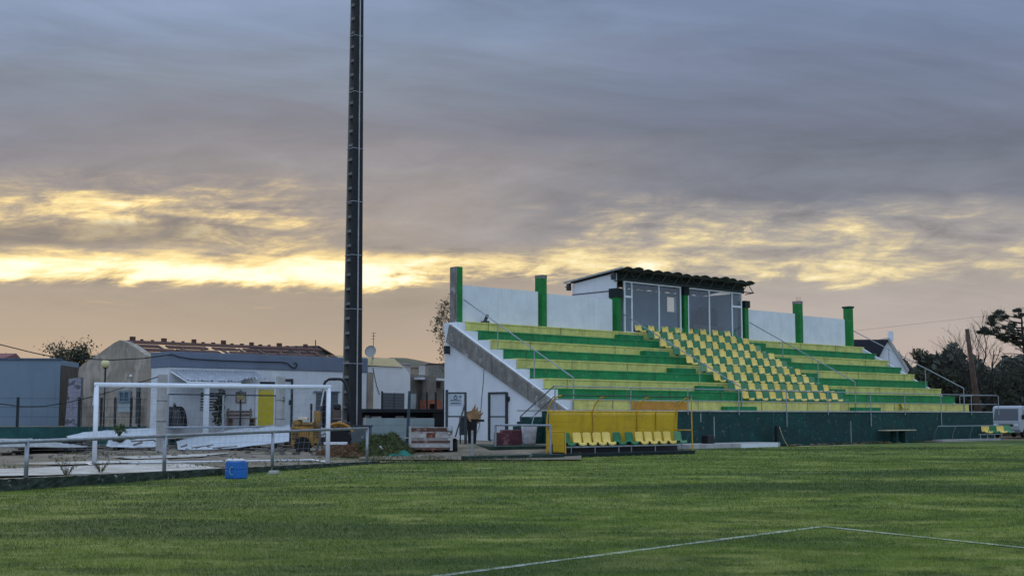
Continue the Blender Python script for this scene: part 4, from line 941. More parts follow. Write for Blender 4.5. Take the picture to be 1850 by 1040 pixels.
while s < LG:
    g.prism([GB.p(s, trd - .9, zrd - .28), GB.p(s + .1, trd - .9, zrd - .28), GB.p(s + .1, .3, zr0 - .08), GB.p(s, .3, zr0 - .08)], (0, 0, .1)); s += 1.25
g.build('rafter', wood, gh)
bpy.data.objects.remove(roofp)
g = MB(); s = .6; i = 0
while s < LG:
    h_ = .20 if i % 3 == 0 else .07; w = .2 if i % 3 == 0 else .1
    g = MB(); g.fbox(GB, s, s + w + r8.uniform(0, .08), trd - .12, trd + .06, zrd + .06, zrd + .08 + h_ * r8.uniform(.8, 1.1)); g.build('ridge_tile', tile, gh); s += .62; i += 1

def gbox(mb, p0, p1, d0, d1):      # box on the gable face, d outwards
    (ta, za), (tb_, zb2) = GB.ray_s(*p0, 0), GB.ray_s(*p1, 0); mb.fbox(GB, -d1, -d0, min(ta, tb_), max(ta, tb_), min(za, zb2), max(za, zb2))
g = MB(); gbox(g, (219, 708), (235, 724), .0, .05); wo = g.build('window', mat('old_window_glass', (66, 92, 108), .25, .2, 3), gh)
g = MB(); [gbox(g, a_, b_, .0, .09) for a_, b_ in (((216, 705), (219, 727)), ((235, 705), (238, 727)), ((219, 705), (235, 708)), ((219, 724), (235, 727)), ((226.5, 708), (227.5, 724)))]; g.build('frame', mat('window_frame_grey', (110, 124, 130), .6), wo)
g = MB(); gbox(g, (214, 728), (238, 744), 0, .04); g.build('panel', mat('pale_panel', (150, 164, 162), .7, .15, 2), gh)
g = MB(); gbox(g, (249, 694), (252, 765), 0, .08); g.build('drain_pipe', dksteel, gh)
g = MB(); a_ = gbp(240, 693, -.1); b_ = gbp(236, 678, -.6); g.tube([a_, b_], .07, 6); g.tube([gbp(224, 693, -.1), gbp(244, 692, -.3)], .04, 6); g.build('white_bracket', white_metal, gh)

# white club building with grey parapet
WB = Frame(at(303, HOR, 62)[:2], ST.d); wb = E('club_building', WB.p(6, 3, FLOOR), 'long white flat roofed building with blue grey parapet', 'building')
zp = (WB.ray(303, 635)[1] + WB.ray(615, 645)[1]) / 2; zp0 = (WB.ray(305, 662)[1] + WB.ray(655, 673)[1]) / 2; Lw = WB.ray(662, 700)[0]; print('club', zp, zp0, Lw)
wparap = mat('parapet_grey', (104, 114, 128), .85, .1, 1, .12, 30, .3, (84, 90, 98)); wwash = mat('whitewash', (202, 206, 208), .85, .08, 1.5, .25, 20, .25, (150, 150, 150))
g = MB(); g.fbox(WB, 0, Lw, 0, 1.9, .4, zp0); g.build('wall', wwash, wb)
g = MB(); g.fbox(WB, -.05, Lw + .05, -.06, 1.95, zp0, zp); g.build('parapet', wparap, wb, bevel=.03)
def wbox(mb, px0, px1, y0, y1, d0, d1):
    a_, b_ = WB.ray(px0, y0), WB.ray(px1, y1); mb.fbox(WB, a_[0], b_[0], -d1, -d0, max(FLOOR, b_[1]), a_[1])
g = MB(); wbox(g, 464, 494, 703, 775, 0, .05); yd = g.build('door', mat('door_yellow', (196, 178, 40), .6, .1, 2), wb); yd['label'] = 'yellow door'
g = MB(); wbox(g, 461, 464, 700, 775, 0, .07); wbox(g, 494, 497, 700, 775, 0, .07); wbox(g, 464, 494, 700, 703, 0, .07); g.build('frame', white_metal, yd)
g = MB(); wbox(g, 512, 525, 689, 775, 0, .04); gd = g.build('door', mat('door_grey_white', (184, 194, 198), .6, .1, 2), wb); gd['label'] = 'narrow white metal door'
g = MB(); wbox(g, 510, 512, 684, 775, 0, .08); wbox(g, 525, 527, 684, 775, 0, .08); wbox(g, 512, 525, 684, 689, 0, .08); g.build('frame', dksteel, gd)
g = MB(); wbox(g, 521, 523, 722, 731, .041, .1); g.build('handle', black, gd)
g = MB(); wbox(g, 470, 496, 689, 695, 0, .04); g.build('transom_window', mat('dark_glass', (36, 44, 52), .2, .2, 3), wb)
g = MB(); wbox(g, 363, 405, 707, 741, 0, .03); lv = g.build('window', MATS['dark_glass'], wb)
g = MB()
for k in range(7): wbox(g, 362, 406, 707 + 5 * k, 709.4 + 5 * k, .031, .08)
g.build('louvre_slats', white_metal, lv)
g = MB(); wbox(g, 571, 609, 709, 765, 0, .05); wbox(g, 566, 612, 706, 709, 0, .12); w2 = g.build('shutter', mat('grey_shutter', (92, 98, 104), .6, .15, 8, .1, 30), wb)
g = MB(); [wbox(g, 571, 609, 712 + 6 * k, 712.8 + 6 * k, .051, .06) for k in range(9)]; g.build('slat', dksteel, w2)
g = MB(); wbox(g, 426, 444, 707, 728, 0, .04); nb = g.build('notice_case', mat('case_wood', (120, 104, 88), .7), wb); g = MB(); wbox(g, 428, 442, 709, 726, .041, .05); g.build('notice_sheet', mat('notice_paper', (178, 174, 160), .8, .15, 6), nb)
# cable fixed along the parapet, ending in a curl, and the span to the left
pts = [at(-120, 606, 60), at(0, 622, 60.5), at(60, 637, 61), at(105, 646, 61.2), at(200, 650, 61.4), at(260, 647, 61.6)]
par_pts = [WB.q(x, y, -.12) for x, y in ((303, 641), (312, 640), (322, 644), (345, 648), (400, 651), (460, 653), (510, 654), (520, 656), (527, 663), (533, 665), (537, 660), (535, 655), (531, 656))]
g = MB(); g.tube(pts + par_pts, .028, 6); tag(g.build('overhead_cable', black, smooth=True), 'black cable sagging past the gable onto the parapet with curled end', 'cable')
g = MB(); g.tube([at(-100, 712, 49), at(0, 729, 49.5), at(40, 734, 50), at(80, 733.5, 50.2), at(120, 727, 50.6), at(180, 713, 51), Vector((c1[0].x, c1[0].y, c1[1] - .05))], .022, 6); tag(g.build('overhead_cable', black, smooth=True), 'thin black cable rising to the top of the concrete post', 'cable')
# awning
AW = 1.7; aw = E('awning', WB.p(3, -1, zp0 - .4), 'tattered corrugated metal awning on white posts over the porch', 'awning')
za_ = WB.ray(330, 668, -.1)[1]; zb_ = WB.ray(400, 688, -AW)[1]; s0a, s1a = WB.ray(311, 668, -.1)[0], WB.ray(492, 685, -AW)[0]; r9 = random.Random(21)
tears = [r9.uniform(-.05, .12) for _ in range(400)]
def awf(u, v):
    s = s0a + (s1a - s0a) * u; cut = (1 - .35 * max(0, min(1, (u - .62) * 9))) if v > .5 else 1
    vv = v * cut; t_ = -.06 - (AW - .06) * vv; z_ = za_ + (zb_ - za_) * vv + .035 * math.sin(u * 2 * math.pi * 26) + (tears[int(u * 60)] * -.6 if v > .99 else 0)
    return WB.p(s, t_, z_)
g = MB(); g.grid(awf, 260, 5); g.build('sheet', mat('awning_metal', (164, 170, 176), .5, .15, 3, .05, 30, .4, (120, 110, 100), metal=.3), aw, solid=.015)
g = MB(); g.tube([WB.p(s0a, -.05, za_ - .1), WB.p(s0a + .05, -AW, zb_ - .08)], .05, 6); g.tube([WB.p(s0a, -AW, zb_ - .1), WB.p(s0a + (s1a - s0a) * .62, -AW, zb_ - .1)], .05, 6); g.build('frame', white_metal, aw)
for px in (373,): s_ = WB.ray(px, 720, -AW)[0]; g = MB(); g.fbox(WB, s_ - .1, s_ + .1, -AW - .1, -AW + .1, .6, zb_ - .05); g.build('post', white, aw)
# porch things
q = WB.p(WB.ray(418, 750, -.9)[0], -.9, FLOOR); bnf = Frame(q[:2], ST.d); lb_ = bnf.ray(464, 750)[0]
bn = E('wooden_bench', q, 'brown wooden bench with slatted back in front of yellow door', 'bench')
g = MB(); g.fbox(bnf, 0, lb_, 0, .5, FLOOR + .42, FLOOR + .48); g.build('seat', wood, bn); g = MB(); [g.fbox(bnf, 0, lb_, .45, .5, FLOOR + .55 + .17 * k, FLOOR + .68 + .17 * k) for k in range(2)]; g.build('backrest', wood, bn)
for s_ in (.05, lb_ - .13): g = MB(); g.fbox(bnf, s_, s_ + .08, .02, .5, FLOOR, FLOOR + .42); g.fbox(bnf, s_, s_ + .08, .44, .5, FLOOR + .42, FLOOR + .95); g.build('leg', wood, bn)
q = at(434, 760, 62.5); q.z = FLOOR; ln_ = E('garden_lantern', q, 'black garden lantern on a thin post before the notice case', 'lantern'); zt_ = EYE + (HOR - 722) * 62.5 / FPX
g = MB(); g.tube([q, Vector((q.x, q.y, zt_))], .05, 8); g.build('post', black, ln_); g = MB(); g.lathe((q.x, q.y, zt_), [(.1, 0), (.2, .12), (.22, .28)], 8); g.build('lamp_glass', mat('amber_glass', (170, 150, 90), .4), ln_); g = MB(); g.lathe((q.x, q.y, zt_ + .28), [(.27, 0), (.12, .12), (.03, .2)], 8); g.build('cap', black, ln_)
g = MB(); r1 = random.Random(31)
def sack(px, py, Y, w, h, label, m, seed):
    r = random.Random(seed); q = at(px, py, Y); q.z = FLOOR if Y > 61 else .03; g = MB()
    ph = [r.uniform(0, 6) for _ in range(4)]
    def fn(u, v):
        a_ = u * 2 * math.pi; th = v * math.pi * .5; rr = (w / 2) * (1 + .13 * math.sin(3 * a_ + ph[0]) + .08 * math.sin(5 * a_ + ph[1])) * math.cos(th) ** .7
        return (q.x + rr * math.cos(a_), q.y + rr * math.sin(a_), q.z + h * math.sin(th) * (1 + .1 * math.sin(4 * a_ + ph[2])))
    g.grid(fn, 20, 8); return tag(g.build('rubbish_sack', m, smooth=True), label, 'sack')
sack(312, 750, 62.3, .8, 1.15, 'bulging black rubbish sack against white wall behind concrete post', mat('black_sack', (20, 22, 26), .35, .3, 3, .6, 8), 1)
sack(323, 752, 61.9, .75, .95, 'smaller black rubbish sack right of the bulging one', MATS['black_sack'], 2)
# dark tall shrub at the porch
def leafball(mb, c, rad, n, size, r, asp=.5):
    for _ in range(n):
        d = Vector((r.gauss(0, 1), r.gauss(0, 1), r.gauss(0, 1))).normalized() * r.random() ** .45
        mb.leaf((c[0] + d.x * rad[0], c[1] + d.y * rad[1], c[2] + d.z * rad[2]), size * r.uniform(.6, 1.3), r, asp)
lf_dark = leafmat('leaf_dark', (46, 54, 40), (78, 82, 58)); lf_olive = leafmat('leaf_olive', (60, 62, 46), (98, 92, 66)); lf_green = leafmat('leaf_green', (38, 62, 28), (84, 104, 50)); needle = leafmat('needle', (38, 46, 38), (66, 72, 58), .1)
def shrub(name, label, q, parts, n, size, m, trunk_h, asp=.5, tr=.06, cat='shrub', seed=1, group=None):
    r = random.Random(seed); o = E(name, q, label, cat, group); g = MB()
    for c, rad in parts: leafball(g, (q[0] + c[0], q[1] + c[1], q[2] + c[2]), rad, n, size, r, asp)
    g.build('crown', m, o); g = MB()
    g.tube([q, q + Vector((.05, 0, trunk_h * .5)), q + Vector((0, 0, trunk_h))], [tr, tr * .8, tr * .5], 7)
    for c, rad in parts:
        b0 = q + Vector((0, 0, trunk_h * .7)); e_ = q + Vector(c); g.tube([b0, b0.lerp(e_, .5) + Vector((0, 0, .1)), e_ + Vector((0, 0, rad[2] * .5))], [tr * .5, tr * .35, tr * .12], 5)
    g.build('trunk', bark, o); return o
q = at(394, 765, 62.6); q.z = FLOOR; shrub('potted_shrub', 'tall dark shrub beside the louvred window and awning post', q, [((0, 0, .5), (.3, .3, .5)), ((.05, 0, 1.1), (.28, .28, .4)), ((.15, 0, 1.6), (.18, .18, .35))], 160, .1, lf_dark, 1.2, seed=5)
q = G(215, 812); q.z = .03; q = at(215, 800, 57); q.z = .6; sh = E('palm_pot', Vector((q.x, q.y, 0)), 'spiky potted palm among the rubble behind goal', 'plant')
g = MB(); r1 = random.Random(8)
for k in range(46):
    a_ = r1.uniform(0, 6.28); l_ = r1.uniform(.4, .8); e_ = q + Vector((math.cos(a_) * l_ * .8, math.sin(a_) * l_ * .8, .35 + r1.uniform(-.3, .35))); m_ = q.lerp(e_, .5) + Vector((0, 0, .25)); w = Vector((-math.sin(a_), math.cos(a_), 0)) * .05
    g.add([q, m_ - w, e_, m_ + w], [(0, 1, 2, 3)])
g.build('leaves', lf_green, sh); g = MB(); g.lathe((q.x, q.y, .02), [(.22, 0), (.3, .5), (.34, .56), (.3, .56)], 14); g.build('pot', mat('dark_pot', (58, 52, 46), .9), sh)

# globe lamp
q = at(187, 768, 64.9); q.z = FLOOR; lp = E('globe_lamp', q, 'cream globe lamp on slim dark pole before stone gable', 'lamp'); zg = EYE + (HOR - 657) * 64.9 / FPX
g = MB(); g.tube([q, Vector((q.x, q.y, zg - .2))], .045, 8); g.build('pole', black, lp)
g = MB(); g.lathe((q.x, q.y, zg - .24), [(.22 * math.sin(math.pi * k / 12) + .005, .22 - .22 * math.cos(math.pi * k / 12)) for k in range(13)], 20); g.build('globe', mat('globe_cream', (206, 196, 140), .4, .06), lp, smooth=True)
g = MB(); g.lathe((q.x, q.y, zg - .27), [(.06, 0), (.12, .04), (.10, .07)], 12); g.build('collar', black, lp)

# small house behind, right white house, grey block and hearth
hf = frame2(566, 88, 612, 92); hh = E('far_house', hf.p(1, 1, 0), 'small dark gabled roof peeping above the parapet', 'house')
g = MB(); pl = [hf.q(x, y) for x, y in ((566, 660), (566, 640), (576, 625), (610, 644), (610, 660))]; g.prism(pl, hf.n.to_3d() * 5); g.build('wall', mat('dim_grey_wall', (90, 88, 84), .9, .2, 2), hh)
g = MB(); pl = [hf.q(x, y, -.2) for x, y in ((563, 643), (576, 624), (612, 645), (612, 647.5), (576, 627), (563, 646))]; g.prism(pl, hf.n.to_3d() * 5.4); g.build('roof', mat('dark_roof', (54, 48, 46), .9, .3, 3), hh)
g = MB(); a_ = hf.q(570, 640, 1); b_ = hf.q(570, 614, 1); g.tube([a_, b_], .04, 5); g.build('roof_pole', dksteel, hh)
RH = frame2(650, 75, 745, 79); rh = E('white_house', RH.p(2, 2, FLOOR), 'white rendered house with beige roof and grey shutter', 'house')
g = MB(); pl = [RH.q(x, y) for x, y in ((640, 790), (741, 790), (741, 677), (735, 668), (727, 661), (640, 661))]; g.prism(pl, RH.n.to_3d() * 5); g.build('wall', white_clean, rh)
g = MB(); zA_ = RH.ray(690, 661)[1] + .004; zB_ = RH.ray(690, 646, 2.5)[1]; sl_, sm_, sr_ = RH.ray(648, 661)[0], RH.ray(712, 646, 2.5)[0], RH.ray(727, 661)[0]
g.add([RH.p(sl_, -.1, zA_), RH.p(sr_, -.1, zA_), RH.p(sm_, 2.5, zB_), RH.p(sl_, 2.5, zB_), RH.p(sr_, 5, zA_), RH.p(sl_, 5, zA_)], [(0, 1, 2, 3), (1, 4, 2), (3, 2, 4, 5), (0, 3, 5)]); g.build('roof', mat('beige_roof', (170, 152, 106), .9, .15, 2, .3, 20), rh)
g = MB(); a_, b_ = RH.ray(692, 709), RH.ray(729, 745); g.fbox(RH, a_[0], b_[0], -.06, 0, b_[1], a_[1]); sw = g.build('shutter', MATS['grey_shutter'], rh)
g = MB(); [g.fbox(RH, a_[0], b_[0], -.075, -.061, z_, z_ + .03) for z_ in [b_[1] + .18 * k for k in range(1, 7)]]; g.fbox(RH, (a_[0] + b_[0]) / 2 - .02, (a_[0] + b_[0]) / 2 + .02, -.08, -.0615, b_[1], a_[1]); g.build('slat', dksteel, sw)
g = MB(); a_, b_ = RH.ray(652, 646, -.5), RH.ray(663, 668, -.5); g.fbox(RH, a_[0], b_[0], -.5, -.004, b_[1], a_[1]); g.build('grey_box', wparap, rh)
q = RH.q(672, 661, .3); dsh = E('satellite_dish', q, 'grey satellite dish with tall aerial on the white house', 'satellite dish'); zc = RH.ray(671, 635, .3)[1]
g = MB(); g.tube([q, Vector((q.x, q.y, zc))], .03, 6); g.build('mast', galv, dsh)
g = MB(); g.lathe((q.x - .05, q.y - .1, zc), [(.02, 0), (.2, -.03), (.32, -.08), (.36, -.12), (.33, -.09), (.2, -.05)], 22, axis=(.25, .95, -.2)); g.build('dish', mat('dish_grey', (150, 152, 150), .6, .1), dsh, smooth=True)
g = MB(); zt_ = RH.ray(673, 601, .4)[1]; g.tube([(q.x + .06, q.y + .1, zc - .5), (q.x + .06, q.y + .1, zt_)], .02, 5); [g.tube([(q.x - .06, q.y + .1, zt_ - h_), (q.x + .24 - h_ * .3, q.y + .1, zt_ - h_)], .012, 4) for h_ in (.02, .2, .38)]; g.build('aerial', dksteel, dsh)
g = MB(); g.tube([RH.q(x, y, -.03) for x, y in ((674, 664), (677, 680), (681, 698), (686, 712))], .02, 5); g.build('cable', dksteel, dsh)
GW = frame2(741, 80, 812, 82); gw = E('grey_outbuilding', GW.p(1, 1, FLOOR), 'grey block outbuilding with white slab canopy and pale door', 'outbuilding')
blk = mat('grey_block', (118, 114, 106), .95, .2, 2, .4, 20, .4, (84, 80, 74))
g = MB(); pl = [GW.q(x, y) for x, y in ((741, 790), (812, 790), (812, 684), (790, 678), (741, 676))]; g.prism(pl, GW.n.to_3d() * 4); g.build('wall', blk, gw)
g = MB(); pl = [GW.q(x, y, -.8) for x, y in ((761, 681), (812, 684), (812, 688), (761, 685))]; g.prism(pl, GW.n.to_3d() * .798); g.build('canopy', white, gw)
g = MB(); a_, b_ = GW.ray(738, 711), GW.ray(751, 745); g.fbox(GW, max(.01, a_[0]), b_[0], -.05, 0, b_[1], a_[1]); g.build('door', MATS['door_grey_white'], gw)
g = MB(); a_, b_ = GW.ray(778, 690), GW.ray(795, 700); g.fbox(GW, a_[0], b_[0], -.04, 0, b_[1], a_[1]); g.build('window', MATS['dark_glass'], gw)
hq = GW.p(GW.ray(783, 735, -1.2)[0], -1.2, FLOOR); hr = E('brick_hearth', hq, 'brick barbecue hearth with black mouth against grey block wall', 'barbecue')
br_m = mat('hearth_brick', (150, 92, 70), .95, .3, 6, .5, 20, .4)
hfm = Frame(hq[:2], GW.d); zc_ = GW.ray(783, 722, -1.2)[1]
g = MB(); g.fbox(hfm, -.65, -.3, 0, .8, FLOOR, zc_ - .25); g.fbox(hfm, .3, .65, 0, .8, FLOOR, zc_ - .25); g.fbox(hfm, -.65, .65, 0, .8, zc_ - .25, zc_); g.fbox(hfm, -.3, .3, .3, .8, FLOOR, zc_ - .25); g.build('brickwork', br_m, hr)
g = MB(); g.fbox(hfm, -.3, .3, .28, .298, FLOOR, zc_ - .25); g.build('black_back', black, hr)  # black sheet across the back of the mouth
g = MB(); g.fbox(hfm, -.35, .35, .2, .75, zc_, zc_ + 1.5); g.build('chimney', blk, hr)

# dark trailer bed / shelf wall and pale panel wall in front
DB = frame2(654, 65.5, 807, 67.5); db = E('dark_lean_to', DB.p(3, 0, 0), 'long black open lean to stacked with odds and ends', 'shed')
a_, b_ = DB.ray(654, 738), DB.ray(806, 740)
g = MB(); g.fbox(DB, a_[0], b_[0], -.5, .6, a_[1] - .2, a_[1]); g.build('roof', mat('tar_black', (24, 30, 34), .7, .3, 2), db, bevel=.02)
g = MB(); g.fbox(DB, a_[0], b_[0], .5, .58, 0, a_[1] - .2); g.build('back_board', MATS['tar_black'], db)
g = MB(); q_ = DB.ray(782, 750, -.4); g.fbox(DB, q_[0], b_[0], -.42, -.36, 0, a_[1] - .2); g.build('side_board', MATS['tar_black'], db)
r1 = random.Random(12)
g = MB(); g.fbox(DB, a_[0] + .1, q_[0], -.2, .45, 0, a_[1] - .62); tag(g.build('work_bench', wood), 'wooden shelf bench inside the black lean to', 'bench')
for i, (px, c, nm_, lb) in enumerate(((664, (120, 110, 100), 'paint_can', 'pale paint can at the near end of the lean to shelf'), (680, (170, 170, 168), 'box', 'low whitish box on the lean to shelf'), (705, (110, 90, 80), 'box', 'brown carton on the lean to shelf'), (722, (140, 136, 130), 'box', 'grey carton near the middle of the lean to shelf'), (742, (90, 70, 64), 'box', 'dark red carton at the far end of the lean to shelf'))):
    q = DB.p(DB.ray(px, 748, .1)[0], .1, a_[1] - .62); g = MB()
    if nm_ == 'paint_can': g.lathe(q, [(.14, 0), (.15, .02), (.15, .26), (.14, .28)], 14)
    else: g.box(q, r1.uniform(.35, .7), .35, r1.uniform(.14, .28), r1.uniform(-.3, .3)); 
    tag(g.build(nm_, mat('item_%d' % i, c, .8, .2, 4), bevel=.015), lb, nm_.replace('_', ' '), 'things on the lean to shelf')
PW = frame2(656, 60, 785, 62); pw = E('panel_wall', PW.p(2, 0, 0), 'pale grey green concrete panel wall behind the grass heap', 'wall')
a_, b_ = PW.ray(656, 755), PW.ray(785, 754); g = MB(); zt_ = a_[1]
for k in range(4): g.fbox(PW, 0, b_[0], .0 + .004 * (k % 2), .1, zt_ * k / 4 + .006, zt_ * (k + 1) / 4)
g.build('panel', mat('panel_grey_green', (138, 152, 150), .85, .12, 1.2, .2, 30, .4, (100, 110, 108)), pw, bevel=.012)
g = MB(); [g.fbox(PW, b_[0] * f_ - .07, b_[0] * f_ + .07, -.03, .13, 0, zt_ + .03) for f_ in (0.02,)]; g.build('post', conc_lt, pw)

# ------------------------------------------------------------------ floodlight pole
pq = at(635, 800, 60); pq.z = 0; PF = Frame(pq[:2], (math.cos(R(33)), math.sin(R(33))))
pole = E('floodlight_pole', pq, 'tall tapering concrete floodlight pole with ladder recesses', 'pole')
H_ = 26.0; wb_, wt_ = .98, .58
hw = lambda z: (wb_ + (wt_ - wb_) * z / H_) / 2
# two flanges and a recessed web between them, rungs across (seen from the left as a ladder)
FB, FT = Vector((-.83, -.56, 0)).normalized(), Vector((.56, -.83, 0)).normalized()   # towards viewer-left face, viewer-right face
e1 = Vector((math.cos(R(-62)), math.sin(R(-62)), 0)); e2 = Vector((-e1.y, e1.x, 0))      # face normals: -e2 (left face), e1 (right face)
e1 = Vector((.62, -.785, 0)); e2 = Vector((.785, .62, 0))
def slab(mb, a0, a1, b0, b1, zz=None):     # fractions of the half width along e2 (a) and e1 (b)
    z0, z1 = zz or (0, H_)
    def c(a, b, z): return pq + e2 * (a * hw(z)) + e1 * (b * hw(z)) + Vector((0, 0, z))
    bot = [c(a0, b0, z0), c(a1, b0, z0), c(a1, b1, z0), c(a0, b1, z0)]; tp = [c(a0, b0, z1), c(a1, b0, z1), c(a1, b1, z1), c(a0, b1, z1)]
    mb.add(bot + tp, [(3, 2, 1, 0), (4, 5, 6, 7), (0, 1, 5, 4), (1, 2, 6, 5), (2, 3, 7, 6), (3, 0, 4, 7)])
S_ = .72
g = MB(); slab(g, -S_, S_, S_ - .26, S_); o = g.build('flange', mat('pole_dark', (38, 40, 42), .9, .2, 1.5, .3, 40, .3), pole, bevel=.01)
g = MB(); slab(g, -S_, S_, -S_, -S_ + .22); g.build('flange', conc_pole, pole, bevel=.01)
g = MB(); slab(g, -.1, .1, -S_ + .22, S_ - .26); g.build('web', conc_pole, pole)
z = 1.2
while z < H_: g = MB(); slab(g, -S_ + .03, S_ - .03, -S_ + .22, S_ - .26, (z, z + .13)); g.build('rung', conc_pole, pole); z += .70
g = MB(); pts = [pq + e1 * (hw(z) * (S_ + .06)) + e2 * (.1 * hw(z)) + Vector((0, 0, z)) for z in [.6 + k * 1.27 for k in range(21)]]; g.tube(pts, .035, 6); g.build('conduit', mat('conduit_grey', (160, 160, 158), .6, .15), pole, smooth=True)
for z in (4.0, 6.6, 9.2, 11.8, 14.4, 17.2, 20.0):
    g = MB(); k_ = S_ + .03; c = lambda a, b: pq + e2 * (a * hw(z)) + e1 * (b * hw(z)) + Vector((0, 0, z)); g.tube([c(-k_, -k_), c(-k_, k_), c(k_, k_), c(k_, -k_), c(-k_, -k_)], .018, 5); g.build('strap', galv, pole)
f9 = frame2(630, 57, 673, 57.6); g = MB(); L9 = f9.ray(672, 780)[0]; z9 = f9.ray(650, 770)[1]
mb_ = E('meter_box', f9.p(L9 / 2, 0, 0), 'grey green cabinet at the foot of floodlight pole', 'cabinet')
g.fbox(f9, 0, L9, 0, .7, 0, z9); g.build('body', mat('cabinet_grey', (84, 94, 96), .7, .15, 2, .1, 30, .4, (60, 64, 62)), mb_, bevel=.02); g = MB(); g.fbox(f9, -.04, L9 + .04, -.05, .75, z9, z9 + .06); g.build('lid', dksteel, mb_)
g = MB(); g.fbox(f9, .12, L9 - .12, -.015, -.002, .15, z9 - .12); g.build('door', MATS['cabinet_grey'], mb_); g = MB(); g.fbox(f9, L9 * .55, L9 * .62, -.03, -.016, z9 * .5, z9 * .6); g.build('latch', galv, mb_)

# ------------------------------------------------------------------ yellow loader tractor
TQ = at(580, 818, 53); TQ.z = 0.02; TF_ = Frame(TQ[:2], (1, .12)); tr = E('loader_tractor', TQ, 'yellow compact loader tractor with black roll bar by pole', 'tractor')
yel = mat('machine_yellow', (152, 114, 46), .55, .3, 4, .15, 30, .8, (84, 66, 36), patch=(120, 92, 48), psize=3); dk = mat('machine_dark', (38, 36, 36), .6, .3, 5, .2, 30)
X = lambda px: (px - 580) / FPX * 53; Zp = lambda py: EYE + (HOR - py) * 53 / FPX
def tbox(mb, x0, x1, t0, t1, y1, y0): mb.fbox(TF_, X(x0), X(x1), t0, t1, max(.02, Zp(y1)), Zp(y0))
g = MB(); tbox(g, 527, 568, -.35, 1.1, 806, 768); tbox(g, 530, 545, -.4, 1.0, 768, 758); tbox(g, 545, 566, -.42, 1.0, 768, 762); g.build('engine_hood', yel, tr, bevel=.07)
g = MB(); tbox(g, 538, 556, -.5, .9, 758, 753.5); g.build('hood_top', mat('pale_yellow', (214, 200, 160), .5, .2), tr, bevel=.03)
g = MB(); tbox(g, 543, 557, -.44, -.352, 793, 772); g.build('side_cover', mat('machine_ochre', (172, 120, 40), .5, .2, 4), tr, bevel=.02)
g = MB(); [tbox(g, 529, 539, -.39, -.352, y_ + 2, y_) for y_ in (774, 778, 782, 786, 790)]; g.build('grille', dk, tr)
g = MB(); tbox(g, 567, 578, -.3, .9, 800, 742); tbox(g, 569, 574, -.34, -.302, 770, 745); g.build('dash_column', yel, tr, bevel=.05)
g = MB(); tbox(g, 599, 632, -.2, 1.2, 790, 762); g.build('rear_body', dk, tr, bevel=.05)
for y_ in (767, 781): g = MB(); tbox(g, 596, 631, -.26, -.202, y_ + 5, y_); g.build('rear_panel', yel, tr, bevel=.02)
g = MB(); tbox(g, 585, 627, -.5, -.3, 802, 797); g.build('bumper', white_metal, tr, bevel=.02)
g = MB(); tbox(g, 590, 627, -.45, .4, 812, 802.5); g.build('rear_box', mat('machine_brown', (66, 48, 40), .8, .3, 4), tr, bevel=.03)
def wheel(mb, mb2, c, r, w, axd):
    mb.lathe(Vector(c) - axd * w / 2, [(r * .62, 0), (r * .93, .0), (r, w * .2), (r, w * .8), (r * .93, w), (r * .62, w)], 24, axis=axd); mb2.lathe(Vector(c) - axd * w * .42, [(r * .1, 0), (r * .6, 0), (r * .6, w * .84), (r * .1, w * .84)], 16, axis=axd)
tyre = mat('tyre_rubber', (26, 26, 27), .85, .2, 8, .4, 30)
ax_ = TF_.n.to_3d()
for px, t_, r_ in ((548, -.44, .33), (548, .95, .33), (610, -.1, .55), (610, 1.25, .55)):
    a_, b_ = MB(), MB(); wheel(a_, b_, TF_.p(X(px), t_, r_), r_, .36, ax_); wo = a_.build('wheel', tyre, tr); b_.build('rim', yel, wo)
    g = MB()
    for k in range(16):
        an = k * math.pi / 8; c_ = Vector(TF_.p(X(px), t_, r_)) + (TF_.d.to_3d() * math.cos(an) + Vector((0, 0, 1)) * math.sin(an)) * r_; g.tube([c_ - ax_ * .17, c_ + ax_ * .17], .03, 4)
    g.build('tread', tyre, wo)
g = MB(); g.lathe(TF_.p(X(561), .3, Zp(762)), [(.04, 0), (.04, .5), (.05, .52), (.05, .75), (.03, .78)], 10); g.build('exhaust_pipe', dk, tr)
for t_ in (-.32, 1.05):
    g = MB(); g.tube([TF_.p(X(610) + .68 * math.cos(a_), t_, .55 + .68 * math.sin(a_)) for a_ in [.5 + .25 * k for k in range(9)]], .06, 6); g.build('fender', mat('machine_ochre', (172, 120, 40)), tr)
for k_ in range(3): g = MB(); tbox(g, 523.5 - k_ * .4, 527, -.2 + k_ * .38, .1 + k_ * .38, 800, 778); g.build('front_weight', dk, tr, bevel=.03)
g = MB(); [g.tube([TF_.p(X(568), -.36, Zp(y_)), TF_.p(X(574), -.5, Zp(y_ + 12)), TF_.p(X(584), -.38, Zp(y_ + 8)), TF_.p(X(596), -.22, Zp(y_ + 2))], .02, 5) for y_ in (760, 768, 776)]; g.build('hydraulic_hoses', black, tr)
g = MB(); tbox(g, 579, 598, -.3, 1.0, 800, 790); g.build('foot_plate', dk, tr, bevel=.02)
g = MB(); [tbox(g, x_, x_ + .8, -.445, -.44, 792, 774) for x_ in (545, 548, 551, 554)]; g.build('vent_slots', dk, tr)
